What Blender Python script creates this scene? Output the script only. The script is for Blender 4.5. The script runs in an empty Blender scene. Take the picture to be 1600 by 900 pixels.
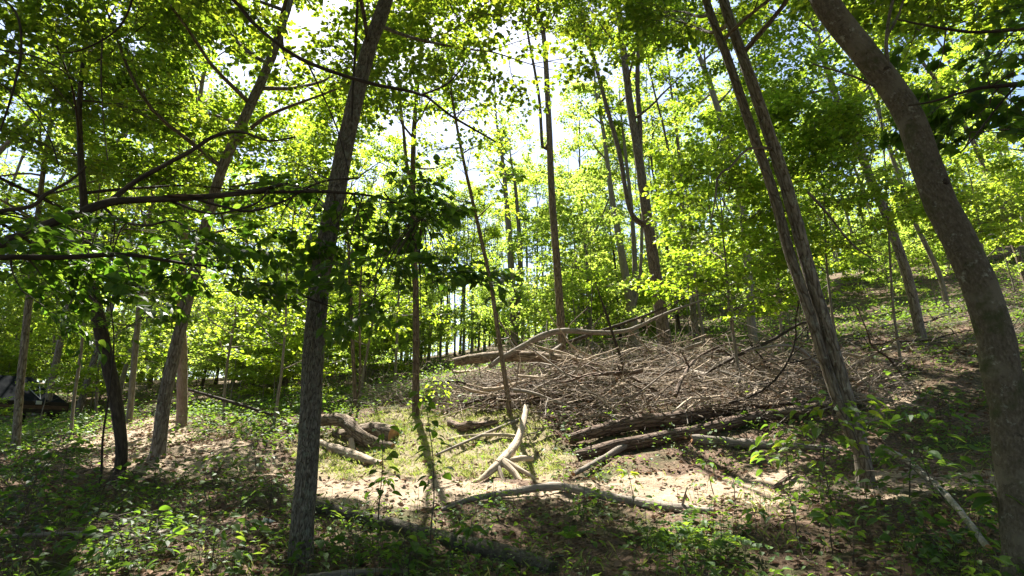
import bpy, math
import numpy as np
from mathutils import Vector

# ------------------------------------------------------------------ camera, sky, sun, exposure
SC = bpy.context.scene
COL = SC.collection
CAM_Z, PITCH, FPX = 1.5, math.radians(15.0), 850.0
DS = 0.81                                     # metres per depth unit used in the layout tables
cam = bpy.data.cameras.new("Camera"); camo = bpy.data.objects.new("Camera", cam); COL.objects.link(camo)
cam.sensor_width = 36.0; cam.lens = 36.0 * FPX / 1600.0; cam.clip_start = 0.05; cam.clip_end = 2000.0
camo.location = (0, 0, CAM_Z); camo.rotation_euler = (math.pi / 2 + PITCH, 0, 0)
SC.camera = camo

SUN_EL, SUN_AZ = math.radians(56.0), math.radians(-18.0)     # azimuth from +Y, towards +X positive
SUN = np.array([math.sin(SUN_AZ) * math.cos(SUN_EL), math.cos(SUN_AZ) * math.cos(SUN_EL), math.sin(SUN_EL)])
world = bpy.data.worlds.new("World"); SC.world = world; world.use_nodes = True
wn = world.node_tree; wn.nodes.clear()
sky = wn.nodes.new("ShaderNodeTexSky"); sky.sky_type = 'NISHITA'; sky.sun_disc = False
sky.sun_elevation = SUN_EL; sky.sun_rotation = SUN_AZ % (2 * math.pi)
sky.air_density = 1.0; sky.dust_density = 1.2; sky.ozone_density = 1.0
bg = wn.nodes.new("ShaderNodeBackground"); bg.inputs[1].default_value = 0.058
wo = wn.nodes.new("ShaderNodeOutputWorld")
wn.links.new(sky.outputs[0], bg.inputs[0]); wn.links.new(bg.outputs[0], wo.inputs[0])
sl = bpy.data.lights.new("Sun", 'SUN'); sl.energy = 5.0; sl.angle = math.radians(0.5); sl.color = (1.0, 0.95, 0.86)
so = bpy.data.objects.new("Sun", sl); COL.objects.link(so)
so.rotation_euler = Vector(-SUN).to_track_quat('-Z', 'Y').to_euler()
SC.view_settings.view_transform = 'Standard'; SC.view_settings.look = 'None'
SC.view_settings.exposure = 2.3; SC.view_settings.gamma = 1.0; SC.view_settings.use_curve_mapping = False
SC.cycles.max_bounces = 8; SC.cycles.diffuse_bounces = 4; SC.cycles.glossy_bounces = 2
SC.cycles.transmission_bounces = 6; SC.cycles.transparent_max_bounces = 4
SC.cycles.caustics_reflective = False; SC.cycles.caustics_refractive = False
SC.cycles.sample_clamp_indirect = 6.0
SC.cycles.use_denoising = True

R = np.random.default_rng(11)
cP, sP = math.cos(PITCH), math.sin(PITCH)

def at(px, py, d):
    """point seen at photograph pixel (px,py) lying d depth units ahead (world Y = d*DS)"""
    d = d * DS
    x = (px - 800.0) / FPX; v = -(py - 450.0) / FPX
    t = d / (cP - v * sP)
    return np.array([x * t, d, CAM_Z + t * (sP + v * cP)])

def rpx(px, py, w, d):
    """radius of a round stem that shows w pixels wide there"""
    v = -(py - 450.0) / FPX; return w * .46 / FPX * d * DS / (cP - v * sP) / math.sqrt(1 + ((px - 800.0) / FPX) ** 2)

def unit(v):
    v = np.asarray(v, float)
    return v / np.maximum(np.linalg.norm(v, axis=-1, keepdims=True), 1e-9)

# ------------------------------------------------------------------ terrain height
_ctrl = [(470,880,6.3),(0,905,5.2),(800,905,5.7),(1200,905,5.1),(1600,900,4.3),(100,790,8),(300,745,10),
 (600,772,9.3),(900,768,9.0),(1150,764,8.6),(1345,757,8.0),(1500,750,7.6),(1590,740,7.4),
 (200,700,13),(248,702,11.5),(600,700,12.5),(850,722,11.2),(1080,712,10.6),(1250,690,10.6),(1450,690,9.5),
 (190,660,18),(650,645,15.5),(500,652,16),(285,666,16),(760,640,15),(880,600,17.5),(1040,575,19),(960,600,16.5),(1150,600,15),(1000,548,24),
 (1300,572,15.5),(1440,528,16.5),(1540,560,13),(1400,640,11.5),(1590,440,27),(1450,490,22),(100,670,22),(0,672,25),(60,672,24),(-60,672,26),(420,640,22),
 (800,555,32),(500,605,34),(200,615,36),(1250,500,30),(800,535,48),(100,598,50),(450,590,50),(1200,455,45),(1600,370,45)]
_cp = [at(*c) for c in _ctrl] + [np.array(p, float) for p in
 [(0,0,0),(-4,1,0.05),(4,1,0.35),(0,-12,-1),(-15,-5,0),(15,-5,2),(-12,6,0.5),(12,8,2.8),(-30,20,2),(24,14,7.0),
  (-60,60,6),(60,60,20),(0,90,13),(-60,120,9),(60,120,20),(-120,40,4),(120,40,20),(0,220,12),(-150,220,8),(150,220,14),(-120,-60,-4),(120,-60,6),(0,-80,-4)]]
_cp = np.array(_cp)
def _U(r2): return np.where(r2 > 1e-12, 0.5 * r2 * np.log(np.maximum(r2, 1e-12)), 0.0)
_n = len(_cp); _d2 = ((_cp[:, None, :2] - _cp[None, :, :2]) ** 2).sum(-1)
_K = _U(_d2) + np.eye(_n) * 0.6
_Pm = np.c_[np.ones(_n), _cp[:, :2]]
_A = np.block([[_K, _Pm], [_Pm.T, np.zeros((3, 3))]])
_w = np.linalg.solve(_A, np.r_[_cp[:, 2], np.zeros(3)])
_wr = np.random.default_rng(5)
_waves = []
for amp, wl, n in ((0.05, 2.6, 7), (0.022, 0.9, 8), (0.010, 0.38, 8)):
    for i in range(n):
        a = _wr.uniform(0, 2 * math.pi); k = 2 * math.pi / (wl * _wr.uniform(.7, 1.4))
        _waves.append((k * math.cos(a), k * math.sin(a), _wr.uniform(0, 6.28), amp * _wr.uniform(.5, 1) / math.sqrt(n) * 1.6))

def gz(x, y):
    x = np.asarray(x, float); y = np.asarray(y, float); sh = x.shape
    X = x.ravel(); Y = y.ravel(); z = np.empty(len(X))
    for i in range(0, len(X), 20000):
        a, b = X[i:i+20000], Y[i:i+20000]
        r2 = (a[:, None] - _cp[:, 0]) ** 2 + (b[:, None] - _cp[:, 1]) ** 2
        z[i:i+20000] = _U(r2) @ _w[:_n] + _w[_n] + _w[_n+1] * a + _w[_n+2] * b
        for kx, ky, ph, am in _waves: z[i:i+20000] += am * np.sin(kx * a + ky * b + ph)
    return z.reshape(sh)

_qx = np.arange(-60, 60.01, .5); _qy = np.arange(-40, 80.01, .5); _qz = None
def gz_fast(x, y):
    global _qz
    if _qz is None: _qz = gz(*np.meshgrid(_qx, _qy))
    i = np.clip(((x + 60) * 2).astype(int), 0, len(_qx) - 1); j = np.clip(((y + 40) * 2).astype(int), 0, len(_qy) - 1)
    return _qz[j, i]

def ground_at(px, py):
    """where the line of sight through a pixel meets the terrain"""
    d = np.concatenate([np.arange(2.5, 30, .08), np.arange(30, 120, .4)])
    p = np.array([at(px, py, q) for q in d]); below = p[:, 2] < gz(p[:, 0], p[:, 1])
    if not below.any(): return p[-1]
    q = p[np.argmax(below)].copy(); q[2] = float(gz(q[0], q[1])); return q

def lump(x, y, wl, seed):
    """smooth pseudo-noise in about -1..1 for scatter densities"""
    r = np.random.default_rng(seed); s = 0
    for i in range(9):
        a = r.uniform(0, 6.28); k = 6.28 / (wl * r.uniform(.6, 1.6))
        s = s + np.sin(k * (math.cos(a) * x + math.sin(a) * y) + r.uniform(0, 6.28))
    return s / 4.5

def in_poly(x, y, poly):
    poly = np.asarray(poly)[:, :2]; c = np.zeros(np.shape(x), bool); j = len(poly) - 1
    for i in range(len(poly)):
        xi, yi = poly[i]; xj, yj = poly[j]
        c ^= ((yi > y) != (yj > y)) & (x < (xj - xi) * (y - yi) / (yj - yi + 1e-12) + xi); j = i
    return c

def gpoly(pts): return np.array([ground_at(*p) for p in pts])
# openings in the canopy: where the sun reaches the ground
LIT = [(gpoly([(470,778),(430,700),(440,655),(560,640),(700,632),(830,650),(880,720),(900,778),(700,785)]), 0.97),
       (gpoly([(110,735),(120,680),(200,648),(320,648),(420,670),(470,720),(430,760),(250,760)]), 0.78),
       (gpoly([(700,655),(700,585),(860,575),(1010,600),(960,660),(860,690)]), 0.85),
       (gpoly([(940,590),(930,545),(1050,530),(1200,550),(1190,600),(1050,600)]), 0.85),
       (gpoly([(1340,640),(1300,560),(1420,520),(1590,480),(1560,560),(1440,640)]), 0.90),
       (gpoly([(900,765),(1100,735),(1300,745),(1480,735),(1520,775),(1250,790),(1000,790)]), 0.42),
       (gpoly([(640,640),(640,580),(740,560),(740,640)]), 0.7),
       (gpoly([(850,690),(1000,600),(1300,590),(1340,660),(1200,700),(1000,720)]), 0.93),
       (gpoly([(1050,800),(1150,795),(1200,870),(1050,880)]), 0.3),
       (gpoly([(250,780),(350,775),(380,830),(260,820)]), 0.25)]
def sun_keep(P):
    """leaf positions that do not stand in the openings' sunlight"""
    t = (P[:, 2] - 0.6) / SUN[2]; X = P[:, 0] - SUN[0] * t; Y = P[:, 1] - SUN[1] * t
    # one correction for the ground height there
    t = (P[:, 2] - gz_fast(X, Y)) / SUN[2]; X = P[:, 0] - SUN[0] * t; Y = P[:, 1] - SUN[1] * t
    keep = np.ones(len(P), bool); u = R.random(len(P)); jx = .25 * lump(P[:,0], P[:,1], 1.3, 77)
    for poly, pr in LIT: keep &= ~(in_poly(X + jx, Y + jx, poly) & (u < pr))
    return keep | (t < 1.2)

# ------------------------------------------------------------------ materials
def N(nt, t, **kw):
    n = nt.nodes.new(t)
    for k, v in kw.items(): setattr(n, k, v)
    return n
def ramp(nt, fac, stops):
    r = N(nt, "ShaderNodeValToRGB"); e = r.color_ramp.elements
    while len(e) < len(stops): e.new(0.5)
    for i, (p, c) in enumerate(stops): e[i].position = p; e[i].color = (*c, 1)
    nt.links.new(fac, r.inputs[0]); return r.outputs[0]
def newmat(name):
    m = bpy.data.materials.new(name); m.use_nodes = True; nt = m.node_tree; nt.nodes.clear()
    return m, nt, N(nt, "ShaderNodeOutputMaterial")
def math_n(nt, op, a, b=None, clamp=False):
    n = N(nt, "ShaderNodeMath", operation=op, use_clamp=clamp)
    for i, v in enumerate((a, b)):
        if v is None: continue
        if isinstance(v, (int, float)): n.inputs[i].default_value = v
        else: nt.links.new(v, n.inputs[i])
    return n.outputs[0]
def noise(nt, vec, scale, detail=4, rough=.6):
    n = N(nt, "ShaderNodeTexNoise"); n.inputs['Scale'].default_value = scale
    n.inputs['Detail'].default_value = detail; n.inputs['Roughness'].default_value = rough
    if vec is not None: nt.links.new(vec, n.inputs['Vector'])
    return n.outputs['Fac']
def mixc(nt, fac, a, b, blend='MIX'):
    n = N(nt, "ShaderNodeMix", data_type='RGBA', blend_type=blend)
    for s, v in ((n.inputs[0], fac), (n.inputs[6], a), (n.inputs[7], b)):
        if isinstance(v, (int, float)): s.default_value = v
        elif isinstance(v, tuple): s.default_value = (*v, 1)
        else: nt.links.new(v, s)
    return n.outputs[2]

def leaf_mat(name, stops, trans, tmix=0.5, rough=0.45, spec=0.35):
    m, nt, out = newmat(name)
    at_ = N(nt, "ShaderNodeAttribute", attribute_name="rnd"); oi = N(nt, "ShaderNodeObjectInfo")
    v = math_n(nt, 'ADD', math_n(nt, 'MULTIPLY', at_.outputs['Fac'], .7), math_n(nt, 'MULTIPLY', oi.outputs['Random'], .3))
    col = ramp(nt, v, stops)
    tcol = ramp(nt, v, [(p, tuple(c)) for p, c in trans])
    b = N(nt, "ShaderNodeBsdfPrincipled"); b.inputs['Roughness'].default_value = rough
    b.inputs['Specular IOR Level'].default_value = spec; nt.links.new(col, b.inputs['Base Color'])
    t = N(nt, "ShaderNodeBsdfTranslucent"); nt.links.new(tcol, t.inputs['Color'])
    mx = N(nt, "ShaderNodeMixShader"); mx.inputs[0].default_value = tmix
    nt.links.new(b.outputs[0], mx.inputs[1]); nt.links.new(t.outputs[0], mx.inputs[2]); nt.links.new(mx.outputs[0], out.inputs[0])
    return m

def bark_mat(name, c0, c1, c2, fine=38.0, stretch=.22, lichen=None, lich_amt=.5, moss=None, bump=.6, patch=None, rough=.9, blotch=6.0, crack=0., scars=None):
    """bk attribute = (r cos a, r sin a, metres along the stem): grain follows the stem"""
    m, nt, out = newmat(name)
    a = N(nt, "ShaderNodeAttribute", attribute_name="bk"); oi = N(nt, "ShaderNodeObjectInfo")
    mp = N(nt, "ShaderNodeMapping"); mp.inputs['Scale'].default_value = (1, 1, stretch); nt.links.new(a.outputs['Vector'], mp.inputs[0])
    n1 = noise(nt, mp.outputs[0], fine, 5, .65); n2 = noise(nt, a.outputs['Vector'], blotch, 4, .6)
    col = ramp(nt, n1, [(.3, c0), (.52, c1), (.74, c2)])
    col = mixc(nt, math_n(nt, 'MULTIPLY', n2, .55), col, mixc(nt, 1.0, col, (.55, .5, .45), 'MULTIPLY'))
    if patch:
        n5 = noise(nt, a.outputs['Vector'], 3.0, 3, .55)
        col = mixc(nt, ramp(nt, n5, [(.50, (0,0,0)), (.60, (1,1,1))]), col, patch)
    hgt = None
    if crack:
        mc = N(nt, "ShaderNodeMapping"); mc.inputs['Scale'].default_value = (1, 1, .16); nt.links.new(a.outputs['Vector'], mc.inputs[0])
        dv = N(nt, "ShaderNodeVectorMath", operation='ADD'); nz = N(nt, "ShaderNodeTexNoise"); nz.inputs['Scale'].default_value = 9.; nt.links.new(mc.outputs[0], nz.inputs['Vector'])
        sc_ = N(nt, "ShaderNodeVectorMath", operation='SCALE'); sc_.inputs['Scale'].default_value = .09; nt.links.new(nz.outputs['Color'], sc_.inputs[0]); nt.links.new(mc.outputs[0], dv.inputs[0]); nt.links.new(sc_.outputs[0], dv.inputs[1])
        vo = N(nt, "ShaderNodeTexVoronoi", feature='DISTANCE_TO_EDGE'); vo.inputs['Scale'].default_value = crack; nt.links.new(dv.outputs[0], vo.inputs['Vector'])
        hgt = ramp(nt, vo.outputs['Distance'], [(.0, (0,0,0)), (.12, (1,1,1))]); col = mixc(nt, hgt, mixc(nt, 1.0, col, (.42,.38,.34), 'MULTIPLY'), col)
    if scars:
        ms = N(nt, "ShaderNodeMapping"); ms.inputs['Scale'].default_value = (1, 1, 2.2); nt.links.new(a.outputs['Vector'], ms.inputs[0])
        n6 = noise(nt, ms.outputs[0], 9.0, 6, .75); col = mixc(nt, ramp(nt, n6, [(.60, (0,0,0)), (.66, (.85,.85,.85))]), col, scars)
    if lichen:
        n3 = noise(nt, a.outputs['Vector'], 14.0, 5, .7)
        col = mixc(nt, ramp(nt, n3, [(.62 - .12*lich_amt, (0,0,0)), (.70, (.85,.85,.85))]), col, lichen)
    if moss:
        n4 = noise(nt, a.outputs['Vector'], 4.5, 4, .65)
        col = mixc(nt, ramp(nt, n4, [(.52, (0,0,0)), (.66, (.9,.9,.9))]), col, moss)
    tint = math_n(nt, 'ADD', math_n(nt, 'MULTIPLY', oi.outputs['Random'], .45), .78)
    hs = N(nt, "ShaderNodeHueSaturation"); nt.links.new(col, hs.inputs['Color']); nt.links.new(tint, hs.inputs['Value'])
    b = N(nt, "ShaderNodeBsdfPrincipled"); b.inputs['Roughness'].default_value = rough; b.inputs['Specular IOR Level'].default_value = .2
    nt.links.new(hs.outputs[0], b.inputs['Base Color'])
    bp = N(nt, "ShaderNodeBump"); bp.inputs['Strength'].default_value = bump; bp.inputs['Distance'].default_value = .02
    hh = math_n(nt, 'ADD', n1, math_n(nt, 'MULTIPLY', n2, .6)); hh = math_n(nt, 'ADD', hh, hgt) if hgt is not None else hh; nt.links.new(hh, bp.inputs['Height']); nt.links.new(bp.outputs[0], b.inputs['Normal'])
    nt.links.new(b.outputs[0], out.inputs[0]); return m

def plain_mat(name, c0, c1, scale=8., rough=.85):
    m, nt, out = newmat(name); tc = N(nt, "ShaderNodeTexCoord")
    n1 = noise(nt, tc.outputs['Object'], scale, 5, .65)
    b = N(nt, "ShaderNodeBsdfPrincipled"); b.inputs['Roughness'].default_value = rough; b.inputs['Specular IOR Level'].default_value = .2
    nt.links.new(ramp(nt, n1, [(.3, c0), (.7, c1)]), b.inputs['Base Color'])
    bp = N(nt, "ShaderNodeBump"); bp.inputs['Strength'].default_value = .5; bp.inputs['Distance'].default_value = .01
    nt.links.new(n1, bp.inputs['Height']); nt.links.new(bp.outputs[0], b.inputs['Normal'])
    nt.links.new(b.outputs[0], out.inputs[0]); return m

M = {}
M['leaf'] = leaf_mat("leaf_canopy", [(0,(.020,.055,.010)),(.5,(.045,.105,.014)),(1,(.095,.150,.022))],
                     [(0,(.16,.28,.016)),(.5,(.30,.42,.023)),(1,(.48,.53,.036))], .52)
M['leaf_y'] = leaf_mat("leaf_young", [(0,(.040,.090,.012)),(.5,(.075,.140,.018)),(1,(.125,.185,.030))],
                     [(0,(.25,.41,.022)),(.5,(.39,.53,.03)),(1,(.56,.62,.05))], .58)
M['leaf_far'] = leaf_mat("leaf_distant", [(0,(.035,.085,.016)),(.5,(.065,.130,.022)),(1,(.110,.170,.035))],
                     [(0,(.28,.45,.05)),(.5,(.42,.56,.07)),(1,(.58,.65,.10))], .62)
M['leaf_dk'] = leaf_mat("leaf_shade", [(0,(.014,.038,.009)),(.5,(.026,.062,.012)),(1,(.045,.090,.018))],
                     [(0,(.09,.21,.012)),(.5,(.15,.28,.018)),(1,(.28,.40,.03))], .5, .5, .3)  # darker leaf colours, with the shade on near foliage put into them
M['leaf_low'] = leaf_mat("leaf_ground", [(0,(.022,.060,.012)),(.5,(.045,.100,.018)),(1,(.085,.145,.030))],
                     [(0,(.12,.25,.02)),(.5,(.20,.34,.03)),(1,(.34,.44,.04))], .42, .55, .25)
M['grass'] = leaf_mat("grass_blade", [(0,(.09,.13,.03)),(.6,(.17,.20,.06)),(1,(.30,.27,.13))],
                     [(0,(.24,.36,.05)),(.6,(.38,.44,.08)),(1,(.44,.40,.16))], .4, .6, .2)
M['litter'] = leaf_mat("dead_leaf", [(0,(.07,.040,.026)),(.5,(.16,.095,.060)),(.85,(.27,.175,.115)),(1,(.38,.29,.21))],
                     [(0,(.10,.05,.03)),(1,(.25,.15,.09))], .15, .7, .2)
M['bark'] = bark_mat("bark_grey_brown", (.095,.079,.063), (.205,.172,.138), (.33,.285,.235), lichen=(.30,.31,.25), crack=22.)
M['bark_front'] = bark_mat("bark_lichen", (.085,.074,.060), (.215,.188,.150), (.38,.335,.275), fine=46, stretch=.35, lichen=(.25,.27,.20), lich_amt=.8, bump=.9, crack=75.)
M['bark_big'] = bark_mat("bark_smooth_mossy", (.075,.060,.044), (.145,.118,.088), (.225,.19,.145), fine=60, stretch=.5, lichen=(.36,.35,.29), lich_amt=.25, moss=(.060,.066,.026), bump=.9, blotch=7., scars=(.045,.037,.028), patch=(.17,.142,.105))
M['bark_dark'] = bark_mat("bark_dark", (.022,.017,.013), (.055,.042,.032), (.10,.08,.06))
M['bark_tan'] = bark_mat("bark_tan", (.10,.075,.055), (.20,.152,.108), (.31,.25,.185), lichen=(.25,.25,.20), lich_amt=.2, crack=24.)
M['bark_pink'] = bark_mat("bark_pinkish", (.16,.105,.085), (.28,.20,.165), (.40,.31,.26), lichen=(.30,.29,.25))
M['bark_bg'] = bark_mat("bark_slender", (.10,.085,.068), (.20,.170,.136), (.30,.265,.215), fine=26, lichen=(.22,.24,.18), lich_amt=.3)
M['dead'] = bark_mat("deadwood_grey", (.13,.108,.088), (.245,.210,.175), (.38,.335,.285), fine=50, stretch=.10, bump=.8)
M['dead_pale'] = bark_mat("deadwood_bleached", (.24,.18,.125), (.42,.34,.255), (.58,.50,.40), fine=50, stretch=.08, bump=1.0, scars=(.20,.14,.10))
M['dead_red'] = bark_mat("log_reddish", (.10,.068,.050), (.19,.132,.098), (.29,.215,.165), fine=40, stretch=.12, bump=1.0, crack=20., lichen=(.33,.29,.23), lich_amt=.3)
M['dead_log'] = bark_mat("log_tan", (.14,.105,.072), (.27,.205,.145), (.42,.335,.245), fine=46, stretch=.12, bump=1.0, patch=(.17,.125,.085), crack=26., scars=(.09,.065,.045), lichen=(.40,.36,.28), lich_amt=.6)
M['bark_pale'] = bark_mat("bark_pale_mottled", (.13,.12,.10), (.24,.225,.19), (.38,.36,.31), fine=24, stretch=.5, lichen=(.42,.42,.35), lich_amt=.8, moss=(.08,.085,.04), bump=.5)
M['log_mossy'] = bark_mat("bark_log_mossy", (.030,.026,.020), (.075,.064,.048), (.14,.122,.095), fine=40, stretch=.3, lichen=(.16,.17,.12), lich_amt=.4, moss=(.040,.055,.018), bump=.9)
M['twig'] = bark_mat("twig", (.05,.04,.03), (.10,.08,.06), (.16,.13,.10), bump=.2)
M['cut'] = plain_mat("cut_wood", (.30,.14,.06), (.48,.27,.14), 14)
M['shelter'] = plain_mat("dark_timber", (.012,.010,.009), (.035,.026,.020), 6)
M['shelter_board'] = plain_mat("red_brown_board", (.05,.028,.020), (.09,.055,.040), 6)
M['tarp'] = plain_mat("dark_roofing", (.008,.009,.010), (.020,.021,.022), 3, .9)
M['tarp'].node_tree.nodes['Principled BSDF'].inputs['Specular IOR Level'].default_value = 0.
M['metal'] = plain_mat("pale_tin", (.30,.31,.32), (.42,.42,.42), 3, .4)
M['white'] = plain_mat("white_dry_leaf", (.55,.54,.50), (.75,.74,.70), 20)
M['fungus'] = plain_mat("rust_stain", (.16,.05,.02), (.28,.10,.04), 10)

# ------------------------------------------------------------------ mesh building
class MB:
    def __init__(s): s.v = []; s.f = []; s.m = []; s.r = []; s.b = []; s.sm = []; s.n = 0
    def add(s, v, f, mat=0, rnd=None, bk=None, smooth=False):
        v = np.asarray(v, np.float32); f = np.asarray(f, np.int32)
        if len(v) == 0: return
        s.v.append(v); s.f.append(f + s.n); s.m.append(np.full(len(f), mat, np.int32)); s.sm.append(np.full(len(f), smooth))
        s.r.append(np.zeros(len(v), np.float32) if rnd is None else np.asarray(rnd, np.float32))
        s.b.append(v if bk is None else np.asarray(bk, np.float32)); s.n += len(v)
    def mesh(s, name, mats):
        me = bpy.data.meshes.new(name)
        if s.n:
            v = np.concatenate(s.v); f = np.concatenate(s.f)
            me.vertices.add(len(v)); me.vertices.foreach_set("co", v.ravel())
            me.loops.add(f.size); me.loops.foreach_set("vertex_index", f.ravel())
            me.polygons.add(len(f)); me.polygons.foreach_set("loop_start", np.arange(0, f.size, 3, dtype=np.int32))
            me.polygons.foreach_set("material_index", np.concatenate(s.m)); me.polygons.foreach_set("use_smooth", np.concatenate(s.sm))
            a = me.attributes.new("rnd", 'FLOAT', 'POINT'); a.data.foreach_set("value", np.concatenate(s.r))
            a = me.attributes.new("bk", 'FLOAT_VECTOR', 'POINT'); a.data.foreach_set("vector", np.concatenate(s.b).ravel())
            me.update(calc_edges=True)
        for m in mats: me.materials.append(M[m])
        return me
    def build(s, name, mats, parent=None, origin=None):
        if origin is not None: s.v = [v - np.asarray(origin, np.float32) for v in s.v]
        return obj(name, s.mesh(name, mats), parent, None if parent is not None else origin)
def obj(name, data, parent=None, loc=None):
    o = bpy.data.objects.new(name, data); COL.objects.link(o)
    if parent is not None: o.parent = parent
    if loc is not None: o.location = [float(q) for q in loc]
    return o
def tag(o, label=None, cat=None, group=None, kind=None):
    if label: o["label"] = label
    if cat: o["category"] = cat
    if group: o["group"] = group
    if kind: o["kind"] = kind
    return o
def thing(name, label, cat, loc, group=None): return tag(obj(name, None, None, loc), label, cat, group)

def smooth_path(pts, n):
    """Catmull-Rom through rows (x,y,z,r)"""
    p = np.asarray(pts, float)
    if len(p) == 2: t = np.linspace(0, 1, n)[:, None]; return p[0] * (1 - t) + p[1] * t
    q = np.vstack([2 * p[0] - p[1], p, 2 * p[-1] - p[-2]]); L = np.r_[0, np.cumsum(np.linalg.norm(np.diff(p[:, :3], axis=0), axis=1))]
    out = []
    for s in np.linspace(0, L[-1], n):
        i = min(max(int(np.searchsorted(L, s, side='right')) - 1, 0), len(p) - 2); t = (s - L[i]) / max(L[i+1] - L[i], 1e-9)
        a, b, c, d = q[i:i+4]
        r = .5 * (2*b + (c - a)*t + (2*a - 5*b + 4*c - d)*t*t + (3*b - a - 3*c + d)*t**3)
        out.append(r)
    o = np.array(out); o[:, 3] = np.clip(o[:, 3], p[:, 3].min() * .7, p[:, 3].max() * 1.1); return o

def tube(mb, path, sides=8, mat=0, knob=.06, seed=0, caps=(False, False), capmat=None, flare=0., jag=0.):
    """path rows (x,y,z,r); round tapered stem whose bark coordinates run along it"""
    p = np.asarray(path, float); n = len(p); P = p[:, :3]; r = p[:, 3].copy()
    T = unit(np.gradient(P, axis=0)); up = np.array([0, 0, 1.]) if abs(T[0, 2]) < .9 else np.array([1., 0, 0])
    u = unit(np.cross(T[0], up)); Us = [u]
    for i in range(1, n):
        u = Us[-1] - T[i] * (Us[-1] @ T[i]); Us.append(unit(u))
    U = np.array(Us); V = np.cross(T, U)
    L = np.r_[0, np.cumsum(np.linalg.norm(np.diff(P, axis=0), axis=1))]
    a = np.linspace(0, 2 * math.pi, sides, endpoint=False); rr = np.random.default_rng(seed + 1000)
    k = np.ones((n, sides))
    if knob:
        for _ in range(5):
            m_ = rr.integers(1, 4); w = 6.28 / (max(r.mean() * rr.uniform(3, 12), .03)); ph = rr.uniform(0, 6.28, 2)
            k += knob * .55 * np.sin(m_ * a[None] + ph[0] + .6*np.sin(w * L[:, None] * .4)) * np.sin(w * L[:, None] + ph[1])
    if flare:
        lob = 1 + .45 * np.sin(a * 3 + rr.uniform(0, 6.28)) + .3 * np.sin(a * 5 + rr.uniform(0, 6.28))
        k += flare * lob[None] * np.exp(-L[:, None] / (r[0] * 1.6))
    ring = r[:, None] * k
    C, S = np.cos(a), np.sin(a)
    v = P[:, None] + ring[..., None] * (C[None, :, None] * U[:, None] + S[None, :, None] * V[:, None])
    if jag:
        v[0] -= T[0] * (rr.uniform(0, jag, sides) * r[0])[:, None]; v[-1] += T[-1] * (rr.uniform(0, jag, sides) * r[-1])[:, None]
    o = rr.uniform(-20, 20)
    bk = np.stack([ring * C + o, ring * S + o, np.repeat(L[:, None], sides, 1) + o], -1)
    i = np.arange(n - 1)[:, None] * sides; j = np.arange(sides)[None]; j2 = (j + 1) % sides
    A, B, C_, D = i + j, i + j2, i + sides + j2, i + sides + j
    f = np.concatenate([np.stack([A, B, C_], -1).reshape(-1, 3), np.stack([A, C_, D], -1).reshape(-1, 3)])
    mb.add(v.reshape(-1, 3), f, mat, None, bk.reshape(-1, 3), True)
    for e, on in enumerate(caps):
        if not on: continue
        k0 = 0 if e == 0 else n - 1
        vv = np.vstack([v[k0], P[k0] + (T[k0] * r[k0] * (-.08 if e == 0 else .08))])
        jj = np.arange(sides); ff = np.stack([jj, (jj + 1) % sides, np.full(sides, sides)], -1)
        if e == 0: ff = ff[:, ::-1]
        mb.add(vv, ff, mat if capmat is None else capmat, None, vv, False)

def segs(mb, A, B, ra, rb, mat=0, sides=3):
    """many straight twigs at once"""
    A = np.asarray(A, float); B = np.asarray(B, float)
    if len(A) == 0: return
    T = unit(B - A); up = np.where(np.abs(T[:, 2:3]) < .9, [[0, 0, 1.]], [[1., 0, 0]]); U = unit(np.cross(T, up)); V = np.cross(T, U)
    a = np.linspace(0, 2 * math.pi, sides, endpoint=False); c = np.cos(a)[None, :, None]; s = np.sin(a)[None, :, None]
    dirs = U[:, None] * c + V[:, None] * s
    ra = np.broadcast_to(ra, len(A)); rb = np.broadcast_to(rb, len(A))
    v = np.concatenate([A[:, None] + dirs * ra[:, None, None], B[:, None] + dirs * rb[:, None, None]], 1)
    n = len(A); base = np.arange(n)[:, None, None] * 2 * sides; j = np.arange(sides); j2 = (j + 1) % sides
    f = np.concatenate([np.stack([j, j2, j2 + sides], -1), np.stack([j, j2 + sides, j + sides], -1)])[None] + base
    ln = np.linalg.norm(B - A, axis=1); off = R.uniform(-9, 9, n)
    bk = np.zeros_like(v); bk[:, :sides, 2] = 0; bk[:, sides:, 2] = ln[:, None]; bk[..., 0] = off[:, None] + np.tile(np.cos(a) * .01, 2); bk[..., 1] = np.tile(np.sin(a) * .01, 2); bk[..., 2] += off[:, None]
    mb.add(v.reshape(-1, 3), f.reshape(-1, 3), mat, np.repeat(R.random(n), 2 * sides), bk.reshape(-1, 3), True)

# leaf templates: x across, y along, z up; unit length
def fan(outline, c, fold=.25, droop=.15):
    o = np.array([(x, y) for x, y in outline]); v = np.vstack([o, [c]])
    z = fold * np.abs(v[:, 0]) - droop * v[:, 1] ** 2
    v = np.c_[v, z]; n = len(o); j = np.arange(n)
    return v, np.stack([j, (j + 1) % n, np.full(n, n)], -1)
_mh = [(.10,-.06),(.34,-.04),(.25,.12),(.50,.30),(.56,.46),(.36,.44),(.30,.50),(.20,.72),(.10,.78)]
T_MAPLE = fan([(0, 0)] + _mh + [(0, 1.0)] + [(-x, y) for x, y in _mh[::-1]], (0, .34), .22, .22)
_oh = [(.14,.04),(.27,.22),(.32,.42),(.26,.64),(.13,.84)]
T_OVATE = fan([(0, 0)] + _oh + [(0, 1.0)] + [(-x, y) for x, y in _oh[::-1]], (0, .45), .35, .25)
T_HEX = (np.array([(0,0,0),(.34,.22,.09),(.40,.50,.10),(0,1,-.16),(-.40,.50,.10),(-.34,.22,.09),(0,.45,-.02)]),
         np.array([(0,1,6),(1,2,6),(2,3,6),(3,4,6),(4,5,6),(5,0,6)]))
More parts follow.
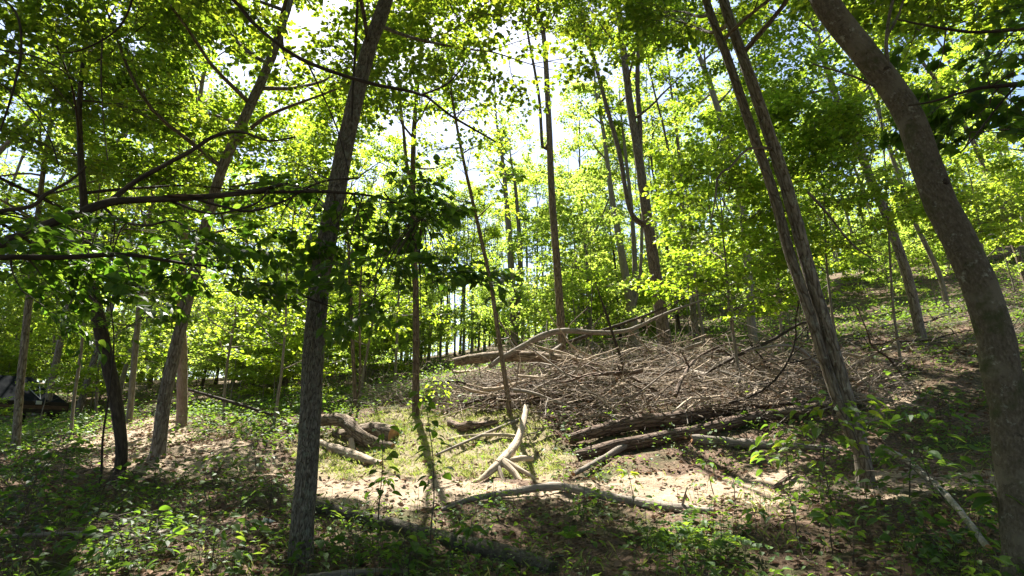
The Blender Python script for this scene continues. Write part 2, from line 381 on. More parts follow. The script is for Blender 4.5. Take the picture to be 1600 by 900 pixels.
T_RH = (np.array([(0,0,0),(.40,.42,.09),(0,1,-.14),(-.40,.42,.09)]), np.array([(0,1,2),(0,2,3)]))
T_TRI = (np.array([(-.40,.1,0),(.40,.1,0),(.1,.95,-.1)]), np.array([(0,1,2)]))
T_DEAD = (np.array([(0,0,0),(.33,.35,.22),(.05,1,.12),(-.36,.5,.16),(0,.45,-.03)]), np.array([(0,1,4),(1,2,4),(2,3,4),(3,0,4)]))

LEAF_SCALE = 1.0
def leaves(mb, P, D, Nn, size, tpl, mat=0, rnd=None):
    P = np.asarray(P, float)
    if len(P) == 0: return
    D = unit(D); Nn = unit(Nn - D * (Nn * D).sum(-1, keepdims=True)); S = np.cross(D, Nn); T, F = tpl
    size = np.broadcast_to(size, len(P))[:, None, None]
    v = P[:, None] + size * (T[None, :, 0:1] * S[:, None] + T[None, :, 1:2] * D[:, None] + T[None, :, 2:3] * Nn[:, None])
    f = F[None] + (np.arange(len(P)) * len(T))[:, None, None]
    rnd = R.random(len(P)) if rnd is None else rnd
    mb.add(v.reshape(-1, 3), f.reshape(-1, 3), mat, np.repeat(rnd, len(T)))

# leaf sprays: frames of leaves on a flat twig fan, axis +x, up +z, about 1 m long
def make_spray(seed, L=1.0, nside=7, per=.085, tilt=.38):
    r = np.random.default_rng(seed); P = []; D = []; Nn = []; A = []; B = []; ra = []; rb = []
    def zig(o, d, ln, r0, lvl):
        n = max(int(ln / per), 2); p = o.copy(); d = d.copy()
        for i in range(n):
            q = p + d * (ln / n); A.append(p); B.append(q); ra.append(r0 * (1 - .7*i/n)); rb.append(r0 * (1 - .7*(i+1)/n))
            s = 1 if i % 2 else -1
            ang = s * r.uniform(.5, 1.25); c, sn = math.cos(ang), math.sin(ang)
            ld = np.array([d[0]*c - d[1]*sn, d[0]*sn + d[1]*c, d[2] - r.uniform(0, .45)])
            if lvl or i > n * .35:
                for _ in range(2 if lvl else 1):
                    P.append(q + np.array([0, 0, r.normal(0, .03)]) + ld * r.uniform(.01, .07)); D.append(ld + r.normal(0, .25, 3)); Nn.append(np.array([0, 0, 1]) + r.normal(0, tilt, 3))
            d = unit(d + r.normal(0, .09, 3) + np.array([0, 0, -.02])); p = q
        P.append(p); D.append(d); Nn.append(np.array([0, 0, 1]) + r.normal(0, tilt, 3))
    zig(np.zeros(3), np.array([1., 0, .06]), L, .008, 0)
    for i in range(nside):
        x = L * (.18 + .75 * i / nside); s = 1 if i % 2 else -1; a = s * r.uniform(.6, 1.1)
        zig(np.array([x, 0, .03*x]), np.array([math.cos(a), math.sin(a), r.uniform(-.08, .16)]), L * (.62 - .42 * i / nside) * r.uniform(.7, 1.2), .005, 1)
    return tuple(np.array(q) for q in (P, D, Nn, A, B, ra, rb))
SPRAYS = [make_spray(100 + i) for i in range(7)]
SPARSE = [make_spray(200 + i, 1.0, 5, .14) for i in range(6)]

class Crown:
    """gathers sprays and twigs, then one mesh of leaves and twig wood"""
    def __init__(s): s.P = []; s.D = []; s.N = []; s.A = []; s.B = []; s.ra = []; s.rb = []
    def spray(s, pos, axis, scale=1., up=None, lib=SPRAYS, twigs=True):
        t = lib[R.integers(len(lib))]; x = unit(axis); up = np.array([0, 0, 1.]) + R.normal(0, .16, 3) if up is None else up
        y = unit(np.cross(up, x)); z = np.cross(x, y); F = np.stack([x, y, z]); sg = 1 if R.random() < .5 else -1
        F = F * np.array([[1], [sg], [1]])
        s.P.append(pos + scale * t[0] @ F); s.D.append(t[1] @ F); s.N.append(t[2] @ F)
        if twigs: s.A.append(pos + scale * t[3] @ F); s.B.append(pos + scale * t[4] @ F); s.ra.append(t[5] * scale); s.rb.append(t[6] * scale)
    def frames(s, carve=True, keep=1.0):
        P, D, Nn = np.concatenate(s.P), np.concatenate(s.D), np.concatenate(s.N); k = R.random(len(P)) < keep
        if carve: k &= sun_keep(P)
        return P[k], D[k], Nn[k]
    def build(s, name, parent, size, tpl, mat, carve=True, keep=1.0, origin=None):
        mb = MB(); 
        if s.P:
            P, D, Nn = s.frames(carve, keep); sz = LEAF_SCALE * size * R.uniform(.5, 1.3, len(P)); leaves(mb, P, D, Nn, sz, tpl, 0)
        if s.A:
            A = np.concatenate(s.A); k = sun_keep(A) if carve else slice(None)
            segs(mb, A[k], np.concatenate(s.B)[k], np.concatenate(s.ra)[k], np.concatenate(s.rb)[k], 1)
        return mb.build(name, [mat, 'twig'], parent, origin)

def curve_branch(o, d, ln, r0, r1, n=7, wander=.10, lift=0., rng=R):
    p = np.array(o, float); d = unit(d); out = [(*p, r0)]
    for i in range(n):
        d = unit(d + rng.normal(0, wander, 3) + np.array([0, 0, lift])); p = p + d * ln / n
        t = (i + 1) / n; out.append((*p, r0 * (1 - t) + r1 * t))
    return np.array(out)
# ------------------------------------------------------------------ ground sheet
def axis(fine0, fine1, step, far, growth=1.16):
    a = list(np.arange(fine0, fine1, step)); s = step
    while a[-1] < far[1]: s *= growth; a.append(a[-1] + s)
    s = step; b = [a[0]]
    while b[-1] > far[0]: s *= growth; b.append(b[-1] - s)
    return np.array(b[:0:-1] + a)
gx = axis(-9.5, 10.5, .085, (-320, 320)); gy = axis(2.5, 16.5, .085, (-120, 420))
GX, GY = np.meshgrid(gx, gy); GZ = gz(GX, GY)
# footpath and bare soil masks (world space)
PATH = [gpoly([(460,785),(480,742),(700,745),(860,752),(900,768),(880,782),(700,786)]),
        gpoly([(110,725),(130,692),(185,668),(235,640),(275,640),(285,668),(350,685),(440,715),(460,745),(330,735),(220,740)]),
        gpoly([(880,782),(880,758),(1060,740),(1200,738),(1330,745),(1480,732),(1590,735),(1590,760),(1400,775),(1100,785)]),
        gpoly([(940,600),(930,560),(985,535),(1060,545),(1200,560),(1180,600)]),
        gpoly([(1340,660),(1360,600),(1420,590),(1440,640)])]
GREEN = [gpoly([(500,742),(440,690),(600,640),(840,640),(880,700),(880,745)])]
dirt = np.zeros(GX.shape); green = np.zeros(GX.shape)
near = (np.abs(GX) < 12) & (GY > 2) & (GY < 30)
jx = .22 * lump(GX, GY, 1.1, 3) + .1 * lump(GX, GY, .4, 4); jy = .22 * lump(GX, GY, 1.2, 5) + .1 * lump(GX, GY, .4, 6)
for p in PATH: dirt = np.maximum(dirt, in_poly(GX + jx, GY + jy, p) & near)
for p in GREEN: green = np.maximum(green, in_poly(GX + jx, GY + jy, p) & near)
GZ -= .03 * dirt
ny, nx = GX.shape; idx = np.arange(ny * nx).reshape(ny, nx)
q = np.stack([idx[:-1, :-1], idx[:-1, 1:], idx[1:, 1:], idx[1:, :-1]], -1).reshape(-1, 4)
me = bpy.data.meshes.new("ground"); v = np.stack([GX, GY, GZ], -1).reshape(-1, 3).astype(np.float32)
me.vertices.add(len(v)); me.vertices.foreach_set("co", v.ravel()); me.loops.add(q.size); me.loops.foreach_set("vertex_index", q.ravel().astype(np.int32))
me.polygons.add(len(q)); me.polygons.foreach_set("loop_start", np.arange(0, q.size, 4, dtype=np.int32)); me.polygons.foreach_set("use_smooth", np.ones(len(q), bool))
for nm, arr in (("dirt", dirt), ("green", green)):
    a = me.attributes.new(nm, 'FLOAT', 'POINT'); a.data.foreach_set("value", arr.ravel().astype(np.float32))
me.update(calc_edges=True)
m, nt, out = newmat("forest_floor"); tc = N(nt, "ShaderNodeTexCoord"); P_ = tc.outputs['Object']
n_big = noise(nt, P_, 1.3, 5, .6); n_mid = noise(nt, P_, 7., 6, .65); n_fin = noise(nt, P_, 42., 5, .7)
vor = N(nt, "ShaderNodeTexVoronoi"); vor.inputs['Scale'].default_value = 26.; nt.links.new(P_, vor.inputs['Vector'])
litter = ramp(nt, math_n(nt, 'ADD', math_n(nt, 'MULTIPLY', n_fin, .5), math_n(nt, 'MULTIPLY', vor.outputs['Distance'], .7)),
              [(.15, (.030,.020,.014)), (.45, (.085,.056,.040)), (.75, (.17,.115,.080))])
soil = ramp(nt, math_n(nt, 'ADD', math_n(nt, 'MULTIPLY', n_mid, .6), math_n(nt, 'MULTIPLY', n_fin, .4)),
            [(.25, (.145,.100,.066)), (.5, (.30,.228,.160)), (.78, (.43,.350,.262))])
turf = ramp(nt, math_n(nt, 'ADD', math_n(nt, 'MULTIPLY', n_mid, .5), math_n(nt, 'MULTIPLY', n_fin, .5)),
            [(.28, (.12,.090,.052)), (.5, (.225,.185,.110)), (.75, (.33,.275,.185))])
ad = N(nt, "ShaderNodeAttribute", attribute_name="dirt"); ag = N(nt, "ShaderNodeAttribute", attribute_name="green")
def edged(a):
    return math_n(nt, 'MULTIPLY', math_n(nt, 'SUBTRACT', math_n(nt, 'ADD', a, math_n(nt, 'MULTIPLY', math_n(nt, 'SUBTRACT', n_mid, .5), 1.4)), .35), 3.0, True)
c1 = mixc(nt, math_n(nt, 'MULTIPLY', math_n(nt, 'SUBTRACT', n_big, .46), 5., True), litter, (.05,.062,.022))
c1 = mixc(nt, edged(ag.outputs['Fac']), c1, turf); c1 = mixc(nt, edged(ad.outputs['Fac']), c1, soil)
b = N(nt, "ShaderNodeBsdfPrincipled"); b.inputs['Roughness'].default_value = .95; b.inputs['Specular IOR Level'].default_value = .1
nt.links.new(c1, b.inputs['Base Color'])
bp = N(nt, "ShaderNodeBump"); bp.inputs['Strength'].default_value = .9; bp.inputs['Distance'].default_value = .05
nt.links.new(math_n(nt, 'ADD', n_mid, math_n(nt, 'MULTIPLY', n_fin, .5)), bp.inputs['Height']); nt.links.new(bp.outputs[0], b.inputs['Normal'])
nt.links.new(b.outputs[0], out.inputs[0]); me.materials.append(m)
tag(obj("ground", me), "sloping forest floor of brown leaf litter, bare soil and thin turf", "ground", kind="structure")

# ------------------------------------------------------------------ trees
GA = 2.39996
def add_crown(parent, crown, path, hb, n, ln, elev=(.35, .9), nsub=5, bark='bark', lib=SPRAYS, spray=1., rlimb=.045, az=None, azw=math.pi, droop=.0, name='branch', bake=False):
    """limbs along a stem above height hb (metres over its foot); twigs and sprays go into the crown"""
    z0 = path[0, 2]; L = path[:, 2] - z0; top = L[-1]; ph = R.uniform(0, 6.28)
    for i in range(n):
        f = (i + R.random()) / n; h = hb + (top - hb) * f; k = int(np.argmin(np.abs(L - h))); o = path[k, :3]; r0 = min(path[k, 3] * .55, rlimb)
        a = ph + i * GA + R.normal(0, .3) if az is None else az + R.uniform(-azw, azw)
        e = elev[0] + (elev[1] - elev[0]) * f + R.normal(0, .1); d = np.array([math.cos(a) * math.cos(e), math.sin(a) * math.cos(e), math.sin(e)])
        l = ln * (1 - .62 * f) * R.uniform(.75, 1.2)
        c = curve_branch(o, d, l, max(r0, .006), .005, 8, .10, .03 - droop)
        if bake: crown.A.append(c[:-1, :3]); crown.B.append(c[1:, :3]); crown.ra.append(c[:-1, 3]); crown.rb.append(c[1:, 3])
        else: mb = MB(); tube(mb, smooth_path(c, 12), 5, 0, .05, i); mb.build(name, [bark], parent, parent.location)
        for j in range(nsub):
            t = .3 + .7 * (j + R.random() * .8) / nsub; kk = min(int(t * 8), 7); p = c[kk, :3]; bd = unit(c[kk+1, :3] - c[kk, :3])
            s = 1 if j % 2 else -1; ang = s * R.uniform(.4, 1.1); ca, sa = math.cos(ang), math.sin(ang)
            sd = np.array([bd[0]*ca - bd[1]*sa, bd[0]*sa + bd[1]*ca, bd[2] * .5 + R.uniform(-.1, .25)]); sl_ = l * R.uniform(.28, .5) * (1.15 - .5 * t)
            sb = curve_branch(p, sd, sl_, .009, .004, 4, .10, .0)
            crown.A.append(sb[:-1, :3]); crown.B.append(sb[1:, :3]); crown.ra.append(sb[:-1, 3]); crown.rb.append(sb[1:, 3])
            for q_ in range(1, 5, 2 if sl_ < .7 else 1):
                sx = unit(sb[q_, :3] - sb[q_-1, :3]); an = (1 if q_ % 2 else -1) * R.uniform(.2, .9); ca, sa = math.cos(an), math.sin(an)
                crown.spray(sb[q_, :3], np.array([sx[0]*ca - sx[1]*sa, sx[0]*sa + sx[1]*ca, sx[2] * .3 - droop * 3 + R.uniform(-.1, .1)]), spray * R.uniform(.55, .95), lib=lib)
        crown.spray(c[-1, :3], c[-1, :3] - c[-2, :3], spray * .8, lib=lib)

def stem_path(way, depth, height, ext=True, curl=.25):
    """photo waypoints (px,py,width[,depth]) -> rows (x,y,z,r), footed in the ground and grown on to its height"""
    pts = []
    for w in way:
        d = w[3] if len(w) > 3 else depth; p = at(w[0], w[1], d); pts.append([*p, rpx(w[0], w[1], w[2], d)])
    g = float(gz(pts[0][0], pts[0][1]))
    if pts[0][2] > g + .05: pts.insert(0, [pts[0][0] + .1 * (pts[0][0] - pts[1][0]), pts[0][1], g - .12, pts[0][3] * 1.05])
    else: pts[0][2] = g - .12
    g0 = g
    if ext:
        d = unit(np.array(pts[-1][:3]) - np.array(pts[-2][:3])); p = np.array(pts[-1][:3]); r = pts[-1][3]; n = 5; step = max(height - (p[2] - g0), 1.) / n / .95
        for i in range(n):
            d = unit(d + curl * (np.array([0, 0, 1.]) - d) + R.normal(0, .05, 3)); p = p + d * step; pts.append([*p, max(r * (1 - (i + 1) / (n + .6)), .012)])
    return smooth_path(pts, max(14, len(pts) * 6))

def tree(name, label, way, depth, height, hb, n, ln, bark='bark', leaf='leaf', size=.085, tpl=T_HEX, cat='tree', group=None, stems=(), carve=True, keep=1.0,
         sides=12, flare=.14, ext=True, lib=SPRAYS, elev=(.35, .9), nsub=5, knob=.05, twigs=(), **kw):
    path = stem_path(way, depth, height, ext)
    root = thing(name, label, cat, path[0, :3] + [0, 0, .12], group)
    mb = MB(); tube(mb, path, sides, 0, knob, int(depth * 100) + len(label), flare=flare); 
    mb.build('trunk', [bark], root, root.location)
    crown = Crown()
    if n: add_crown(root, crown, path, hb, n, ln, elev=elev, nsub=nsub, bark=bark, lib=lib, **kw)
    for (w, f, hh, nn, ll) in stems:           # further stems of the same tree, starting on the trunk
        sp = stem_path_from(path, w, f, depth, hh); mb = MB(); tube(mb, sp, max(sides - 3, 6), 0, knob, len(label) + f if isinstance(f, int) else len(label))
        mb.build('stem', [bark], root, root.location)
        if nn: add_crown(root, crown, sp, ll[1], nn, ll[0], elev=elev, nsub=nsub, bark=bark, lib=lib, **kw)
    for (w, d_) in twigs:                      # bare limbs drawn from the photo
        pp = smooth_path([[*at(a[0], a[1], a[3] if len(a) > 3 else d_), a[2] * .5 / FPX * d_ * DS] for a in w], 12); mb = MB(); tube(mb, pp, 6, 0, .05, 5)
        mb.build('branch', [bark], root, root.location)
    if bark == 'bark_big':                      # branch scars of the thick trunk
        for f, side in ((.30, -.3), (.40, .35), (.47, -.1), (.56, .3), (.22, .2), (.64, -.35)):
            k = int(f * (len(path) - 1)); o = path[k, :3]; v_ = unit(np.array([side, -1, .1])); mb = MB(); r_ = path[k, 3]
            tube(mb, smooth_path([[*(o + v_ * r_ * .9), r_ * .30], [*(o + v_ * r_ * 1.01), r_ * .26], [*(o + v_ * r_ * 1.07), r_ * .15]], 5), 9, 0, .2, k, caps=(False, True)); mb.build('knot', ['bark_dark'], root, root.location)
    if crown.P: crown.build('crown', root, size, tpl, leaf, carve, keep, root.location)
    return root, path

def stem_path_from(path, w, f, depth, height):
    pts = [[*path[int(f * (len(path) - 1)), :3], path[int(f * (len(path) - 1)), 3] * .7]]
    for a in w:
        d = a[3] if len(a) > 3 else depth; pts.append([*at(a[0], a[1], d), rpx(a[0], a[1], a[2], d)])
    d = unit(np.array(pts[-1][:3]) - np.array(pts[-2][:3])); p = np.array(pts[-1][:3]); r = pts[-1][3]; n = 4; step = max(height, .5) / n
    for i in range(n):
        d = unit(d + .2 * (np.array([0, 0, 1.]) - d) + R.normal(0, .05, 3)); p = p + d * step; pts.append([*p, max(r * (1 - (i + 1) / (n + .6)), .01)])
    return smooth_path(pts, len(pts) * 5)

# --- the trees that stand out, front to back
tree('forest_tree', 'straight grey lichen-flecked trunk standing in deep shade before the sunlit clearing',
     [(470,880,42),(474,800,40),(482,700,38),(497,460,36),(520,330,33),(545,200,29),(575,80,25),(603,0,24)], 6.3, 14, 5.0, 24, 4.0, 'bark_front', 'leaf', rlimb=.024, sides=20, knob=.035, flare=.3,
     twigs=[([(515,330,9),(480,300,7,6.1),(420,285,5,5.9),(360,292,3,5.7)], 6)])
tree('forest_tree', 'thick smooth brown trunk curving inwards from the picture edge',
     [(1612,880,96),(1592,740,84),(1570,600,74),(1532,450,66),(1462,300,58),(1428,200,52),(1388,130,48),(1310,33,46),(1270,-40,44)], 4.5, 12, 4.4, 14, 3.6, 'bark_big', 'leaf', keep=.9, sides=26, knob=.05, flare=.3,
     twigs=[([(1388,110,7),(1385,60,6),(1395,0,5),(1412,-40,4)], 4.4), ([(1385,60,5),(1405,20,4),(1420,-30,3)], 4.4), ([(1368,135,6),(1330,118,4,4.2),(1270,100,2.5,4.0)], 4.3)])
tree('forest_tree', 'slim twin-stemmed tree with two leaning trunks rising beside the paired logs',
     [(1352,760,34),(1345,700,28),(1322,620,26),(1300,540,25),(1266,430,24),(1228,290,23),(1182,150,20),(1130,0,17)], 8, 13.5, 5.6, 15, 3.2, 'bark', 'leaf', keep=.85, sides=16, flare=.35,
     stems=[([(1318,650,22),(1290,570,20),(1262,480,19),(1232,390,19),(1208,300,18),(1172,195,17),(1138,95,15),(1103,0,13)], .03, 5., 8, (2.4, 5.0))],
     twigs=[([(1205,232,5),(1170,232,5),(1140,262,4,7.8),(1122,275,4,7.7),(1118,310,3,7.7),(1110,350,2,7.7)], 7.9), ([(1262,300,5),(1290,330,4),(1330,380,3),(1370,410,2)], 7.9)])
tree('forest_tree', 'brown furrowed trunk forking high above the crest of the brush pile',
     [(1041,580,27),(1038,530,25),(1030,470,22),(1014,360,19),(997,240,15),(984,160,13),(972,60,11)], 19, 16, 7.5, 12, 3.0, 'bark_tan', 'leaf_y', size=.10,
     stems=[([(1000,200,9),(996,120,8),(1002,20,6)], .42, 3., 5, (2.2, 8.)), ([(985,330,8),(968,240,8),(946,160,7),(925,80,6)], .28, 3., 5, (2.0, 7.5))])
tree('forest_tree', 'slender straight trunk rising from the bright end of the brush pile',
     [(880,590,16),(876,500,14),(870,410,13),(862,300,12),(857,180,10),(850,60,8)], 17, 16.5, 10.2, 15, 2.7, 'bark_tan', 'leaf', size=.09,
     stems=[([(848,230,6),(842,150,5),(826,60,4)], .42, 2., 3, (1.4, 10.))])
tree('forest_tree', 'thin tan trunk standing at the top of the sunlit clearing',
     [(650,648,13),(650,480,11),(645,330,10),(647,200,8),(655,110,6)], 15, 11, 5.8, 9, 1.7, 'bark_tan', 'leaf_y', size=.09,
     stems=[([(636,260,6),(630,200,5),(622,130,4)], .5, 2., 3, (1.2, 6.5))])
tree('sapling', 'thin bent young tree with tufts of leaves leaning over the brush pile',
     [(795,632,9),(782,545,8),(766,440,7),(742,330,6),(722,240,5),(706,150,4)], 14, 9.5, 4.2, 12, .8, 'bark_tan', 'leaf_y', size=.085, cat='sapling', nsub=3, lib=SPARSE, flare=.1, sides=8)
tree('forest_tree', 'leaning grey-brown trunk at the edge of the footpath beside the dark trunk',
     [(248,702,26),(255,640,25),(264,590,23),(285,500,22),(315,380,20),(345,270,18),(375,200,18),(420,100,16),(450,10,13)], 11, 15, 5.0, 25, 3.8, 'bark', 'leaf', size=.095, sides=16, flare=.35)
tree('forest_tree', 'dark nearly black leaning trunk rising out of the undergrowth by the path',
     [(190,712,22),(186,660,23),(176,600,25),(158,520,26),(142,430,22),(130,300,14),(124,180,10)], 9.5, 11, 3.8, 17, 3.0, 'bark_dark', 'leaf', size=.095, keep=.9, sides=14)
tree('forest_tree', 'pinkish-barked straight trunk behind the leaning trunk at the footpath',
     [(284,672,20),(285,560,18),(283,460,16),(290,340,14),(300,220,11)], 16, 12, 4.5, 12, 2.8, 'bark_pink', 'leaf_y', size=.10)
tree('forest_tree', 'pale grey knotty trunk in front of the dark timber shelter',
     [(25,690,17),(30,620,16),(36,560,15),(44,480,14),(55,380,12),(66,280,10)], 13, 14, 3.8, 20, 3.2, 'bark', 'leaf', size=.10)
tree('sapling', 'thin pale stem standing just clear of the shelter roof end',
     [(110,682,7),(116,620,6),(125,560,6),(134,480,5),(142,380,4)], 14, 8, 3.2, 8, 1.4, 'bark_bg', 'leaf_y', size=.09, cat='sapling', sides=8, nsub=4)
tree('forest_tree', 'slim grey trunk at the far bend of the footpath',
     [(203,645,12),(212,540,11),(222,440,10),(235,330,8)], 18, 12, 4.6, 10, 2.4, 'bark_bg', 'leaf_y', size=.10)
tree('forest_tree', 'bare dark bough-like trunk slanting up steeply under the open sky corner',
     [(120,420,12),(160,275,12),(200,200,12),(264,92,10)], 24, 19, 13.0, 9, 2.6, 'bark', 'leaf', size=.09, ext=True)
tree('forest_tree', 'blurred leaning trunk slanting across the upper corner beneath pale sky',
     [(-60,380,12),(-20,265,12),(30,205,11),(85,150,9)], 22, 18, 11.0, 9, 2.6, 'bark', 'leaf_y', size=.09)
tree('sapling', 'wiry dark sapling stem in the undergrowth beside the dark trunk',
     [(158,742,5),(161,680,4),(173,600,4),(178,530,3),(172,470,2)], 8.5, 3.2, 2.0, 6, .8, 'bark_dark', 'leaf_dk', size=.08, cat='sapling', sides=6, nsub=3, lib=SPARSE)
tree('sapling', 'pair-stemmed tan sapling behind the curved pale log',
     [(556,640,8),(552,560,7),(548,480,7),(545,400,5)], 17, 8.5, 3.0, 9, 1.5, 'bark_tan', 'leaf_y', size=.09, cat='sapling', sides=8, stems=[([(562,600,4),(562,480,4),(566,400,3)], .05, 2., 4, (1.2, 3.0))])
tree('forest_tree', 'mossy grey trunk half hidden by bright maple leaves up the slope',
     [(1440,530,20),(1420,440,19),(1388,345,17),(1350,255,15),(1312,165,12)], 16, 13, 5.4, 12, 2.8, 'bark', 'leaf_y', size=.10)
tree('forest_tree', 'slim trunk leaning beside the mossy grey one up the slope',
     [(1466,425,10),(1422,330,9),(1388,225,8)], 21, 13, 5.0, 10, 2.4, 'bark_bg', 'leaf_y', size=.10)
tree('forest_tree', 'leaning forked tree on the open bank beyond the thick brown trunk',
     [(1604,440,13),(1566,330,12),(1522,225,10),(1480,150,7),(1432,85,6)], 24, 15, 7.5, 9, 2.4, 'bark_tan', 'leaf_y', size=.11,
     stems=[([(1500,150,6),(1480,90,5)], .5, 2., 4, (1.6, 9.))])
tree('forest_tree', 'pale slender trunk showing between maple sprays above the brush',
     [(1172,480,15),(1166,380,14),(1150,270,13),(1112,140,10)], 21, 16, 8.0, 10, 2.6, 'bark_bg', 'leaf', size=.10)
tree('forest_tree', 'multi-stemmed grey tree at the far edge of the bare soil',
     [(990,525,20),(984,470,16),(972,400,13),(955,300,9),(945,220,7)], 25, 14, 6.5, 9, 2.2, 'bark_bg', 'leaf_far', size=.12,
     stems=[([(992,420,9),(986,320,7),(975,220,5)], .12, 3., 4, (1.8, 6.5)), ([(1000,430,6),(1004,320,5),(1002,220,4)], .12, 3., 4, (1.6, 6.5))])
tree('forest_tree', 'slim twin-stemmed trunk standing behind the bright end of the brush pile',
     [(805,545,14),(801,470,12),(797,390,11),(790,300,8)], 29, 14, 7.4, 9, 2.0, 'bark_bg', 'leaf_far', size=.13,
     stems=[([(811,450,9),(812,380,8),(806,300,6)], .08, 3., 6, (1.8, 8.))])

# --- understory maples: flat bright layers of leaves
um = [((1150,552),12.5,5.2,1.5,12,1.5,'young maple in bright flat layers between the forked trunk and the twin stems'),
      ((1225,560),15,6.6,1.6,13,2.1,'tall young maple spreading behind the twin-stemmed tree'),
      ((1310,555),14,5.8,1.8,12,2.0,'leafy young maple between the twin stems and the mossy trunk'),
      ((1405,550),13.5,6.2,2.2,12,2.0,'young maple with leaf layers beside the thick brown trunk'),
      ((1540,510),19,6.4,1.6,13,2.2,'yellow-green maple on the bank beyond the thick brown trunk'),
      ((430,650),15,6.8,1.2,15,2.2,'bright young maple beyond the straight lichen-flecked trunk'),
      ((350,655),17,7.8,1.4,15,2.4,'tall bright maple over the bend of the footpath'),
      ((70,640),30,8.5,2.0,15,2.6,'young maple rising behind the dark timber shelter'),
      ((560,655),20,7.4,1.6,14,2.2,'young maple standing behind the pair-stemmed tan sapling'),
      ((150,650),21,8.6,1.8,15,2.6,'tall leafy maple behind the dark leaning trunk'),
      ((1098,520),23,7.0,1.8,11,1.9,'maple with light foliage just behind the brown furrowed trunk'),
      ((615,640),25,12.0,2.6,18,2.8,'rounded maple filling the gap beside the thin tan trunk')]
for (px, py), d, H, hb, n, ln, lab in um:
    p = at(px, py, d); sg = 1 if px > 800 else -1
    x0 = p[0]; w = [(px, py, 6), (px - sg * 6 + R.uniform(-5, 5), py - 70, 5), (px - sg * 14 + R.uniform(-8, 8), py - 150, 4)]
    tree('maple_sapling', lab, w, d, H, hb, n, ln, 'bark_bg', 'leaf_y', size=.095 if d < 16 else .11, tpl=T_HEX, cat='maple', elev=(.12, .7), sides=8, flare=.1, nsub=5, spray=1.05, keep=.55 if px > 1500 else .75)

# --- tall trees whose trunks stand outside the frame; their boughs reach in
def off_tree(label, x, y, H, hb, n, ln, az, azw, bark='bark', leaf='leaf', size=.09, **kw):
    g = float(gz(x, y)); path = smooth_path([[x, y, g - .1, .17], [x + .1, y, g + H*.4, .13], [x - .1, y + .2, g + H*.75, .08], [x, y + .2, g + H, .02]], 24)
    root = thing('forest_tree', label, 'tree', (x, y, g)); mb = MB(); tube(mb, path, 12, 0, .05, int(abs(x*10)), flare=.2); mb.build('trunk', [bark], root, root.location)
    cr = Crown(); add_crown(root, cr, path, hb, n, ln, az=az, azw=azw, bark=bark, elev=(.1, .6), nsub=6, **kw); return root, path, cr

_lines = lambda w, d0: [[*at(a[0], a[1], a[3] if len(a) > 3 else d0), rpx(a[0], a[1], a[2], a[3] if len(a) > 3 else d0)] for a in w]
def bough(parent, w, d0, bark, name='branch', sides=7, knob=.07):
    p = smooth_path(_lines(w, d0), max(12, 4 * len(w))); mb = MB(); tube(mb, p, sides, 0, knob, int(w[0][0]) % 97); mb.build(name, [bark], parent, parent.location); return p

# single leaves that show large: shared meshes, one object each
def leaf_mesh(name, tpl, mat, size=1.):
    mb = MB(); mb.add(tpl[0] * size, tpl[1], 0, np.full(len(tpl[0]), .5)); return mb.mesh(name, [mat])
def leaf_objects(parent, P, D, Nn, size, datas, name='leaf'):
    from mathutils import Matrix
    D = unit(D); Nn = unit(Nn - D * (Nn * D).sum(-1, keepdims=True)); S = np.cross(D, Nn); L0 = np.array(parent.location)
    for i in range(len(P)):
        o = bpy.data.objects.new(name, datas[i % len(datas)]); COL.objects.link(o); o.parent = parent
        s = float(size[i]); q = P[i] - L0
        o.matrix_local = Matrix(((S[i,0]*s, D[i,0]*s, Nn[i,0]*s, q[0]), (S[i,1]*s, D[i,1]*s, Nn[i,1]*s, q[1]), (S[i,2]*s, D[i,2]*s, Nn[i,2]*s, q[2]), (0,0,0,1)))

def hang_sprays(cr, bases, pts, droop, scale, lib):
    """twigs from the nearest bough point out to each spray"""
    B = np.concatenate([b[:, :3] for b in bases])
    for p in pts:
        o = B[np.argmin(((B - p) ** 2).sum(1))]; ax = unit(p - o + R.normal(0, .1, 3)); ln = np.linalg.norm(p - o)
        if ln > .05:
            sb = curve_branch(o, ax + np.array([0, 0, .25]), ln, .008, .004, 4, .12, -.06)
            cr.A.append(sb[:-1, :3]); cr.B.append(sb[1:, :3]); cr.ra.append(sb[:-1, 3]); cr.rb.append(sb[1:, 3]); p = sb[-1, :3]
        cr.spray(p, np.array([ax[0], ax[1], -droop + R.normal(0, .15)]), scale * R.uniform(.7, 1.1), lib=lib)

def pix_cloud(poly, n, d0, d1):
    poly = np.array(poly, float); out = []
    while len(out) < n:
        x = R.uniform(poly[:, 0].min(), poly[:, 0].max()); y = R.uniform(poly[:, 1].min(), poly[:, 1].max())
        if in_poly(np.array([x]), np.array([y]), poly)[0]: out.append(at(x, y, R.uniform(d0, d1)))
    return np.array(out)

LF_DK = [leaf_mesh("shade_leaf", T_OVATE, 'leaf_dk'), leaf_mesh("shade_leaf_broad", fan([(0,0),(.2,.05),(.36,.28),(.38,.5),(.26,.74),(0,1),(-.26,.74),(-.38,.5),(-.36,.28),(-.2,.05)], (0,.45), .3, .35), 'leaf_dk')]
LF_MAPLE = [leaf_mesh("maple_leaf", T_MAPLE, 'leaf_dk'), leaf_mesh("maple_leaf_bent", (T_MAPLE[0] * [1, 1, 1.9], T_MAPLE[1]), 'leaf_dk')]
LF_LOW = [leaf_mesh("plant_leaf", T_OVATE, 'leaf_low'), leaf_mesh("plant_leaf_bent", (T_OVATE[0] * [.85, 1, 1.7], T_OVATE[1]), 'leaf_low')]
LF_Y = [leaf_mesh("young_leaf", T_OVATE, 'leaf_y'), leaf_mesh("young_leaf_bent", (T_OVATE[0] * [.8, 1, 1.8], T_OVATE[1]), 'leaf_y')]

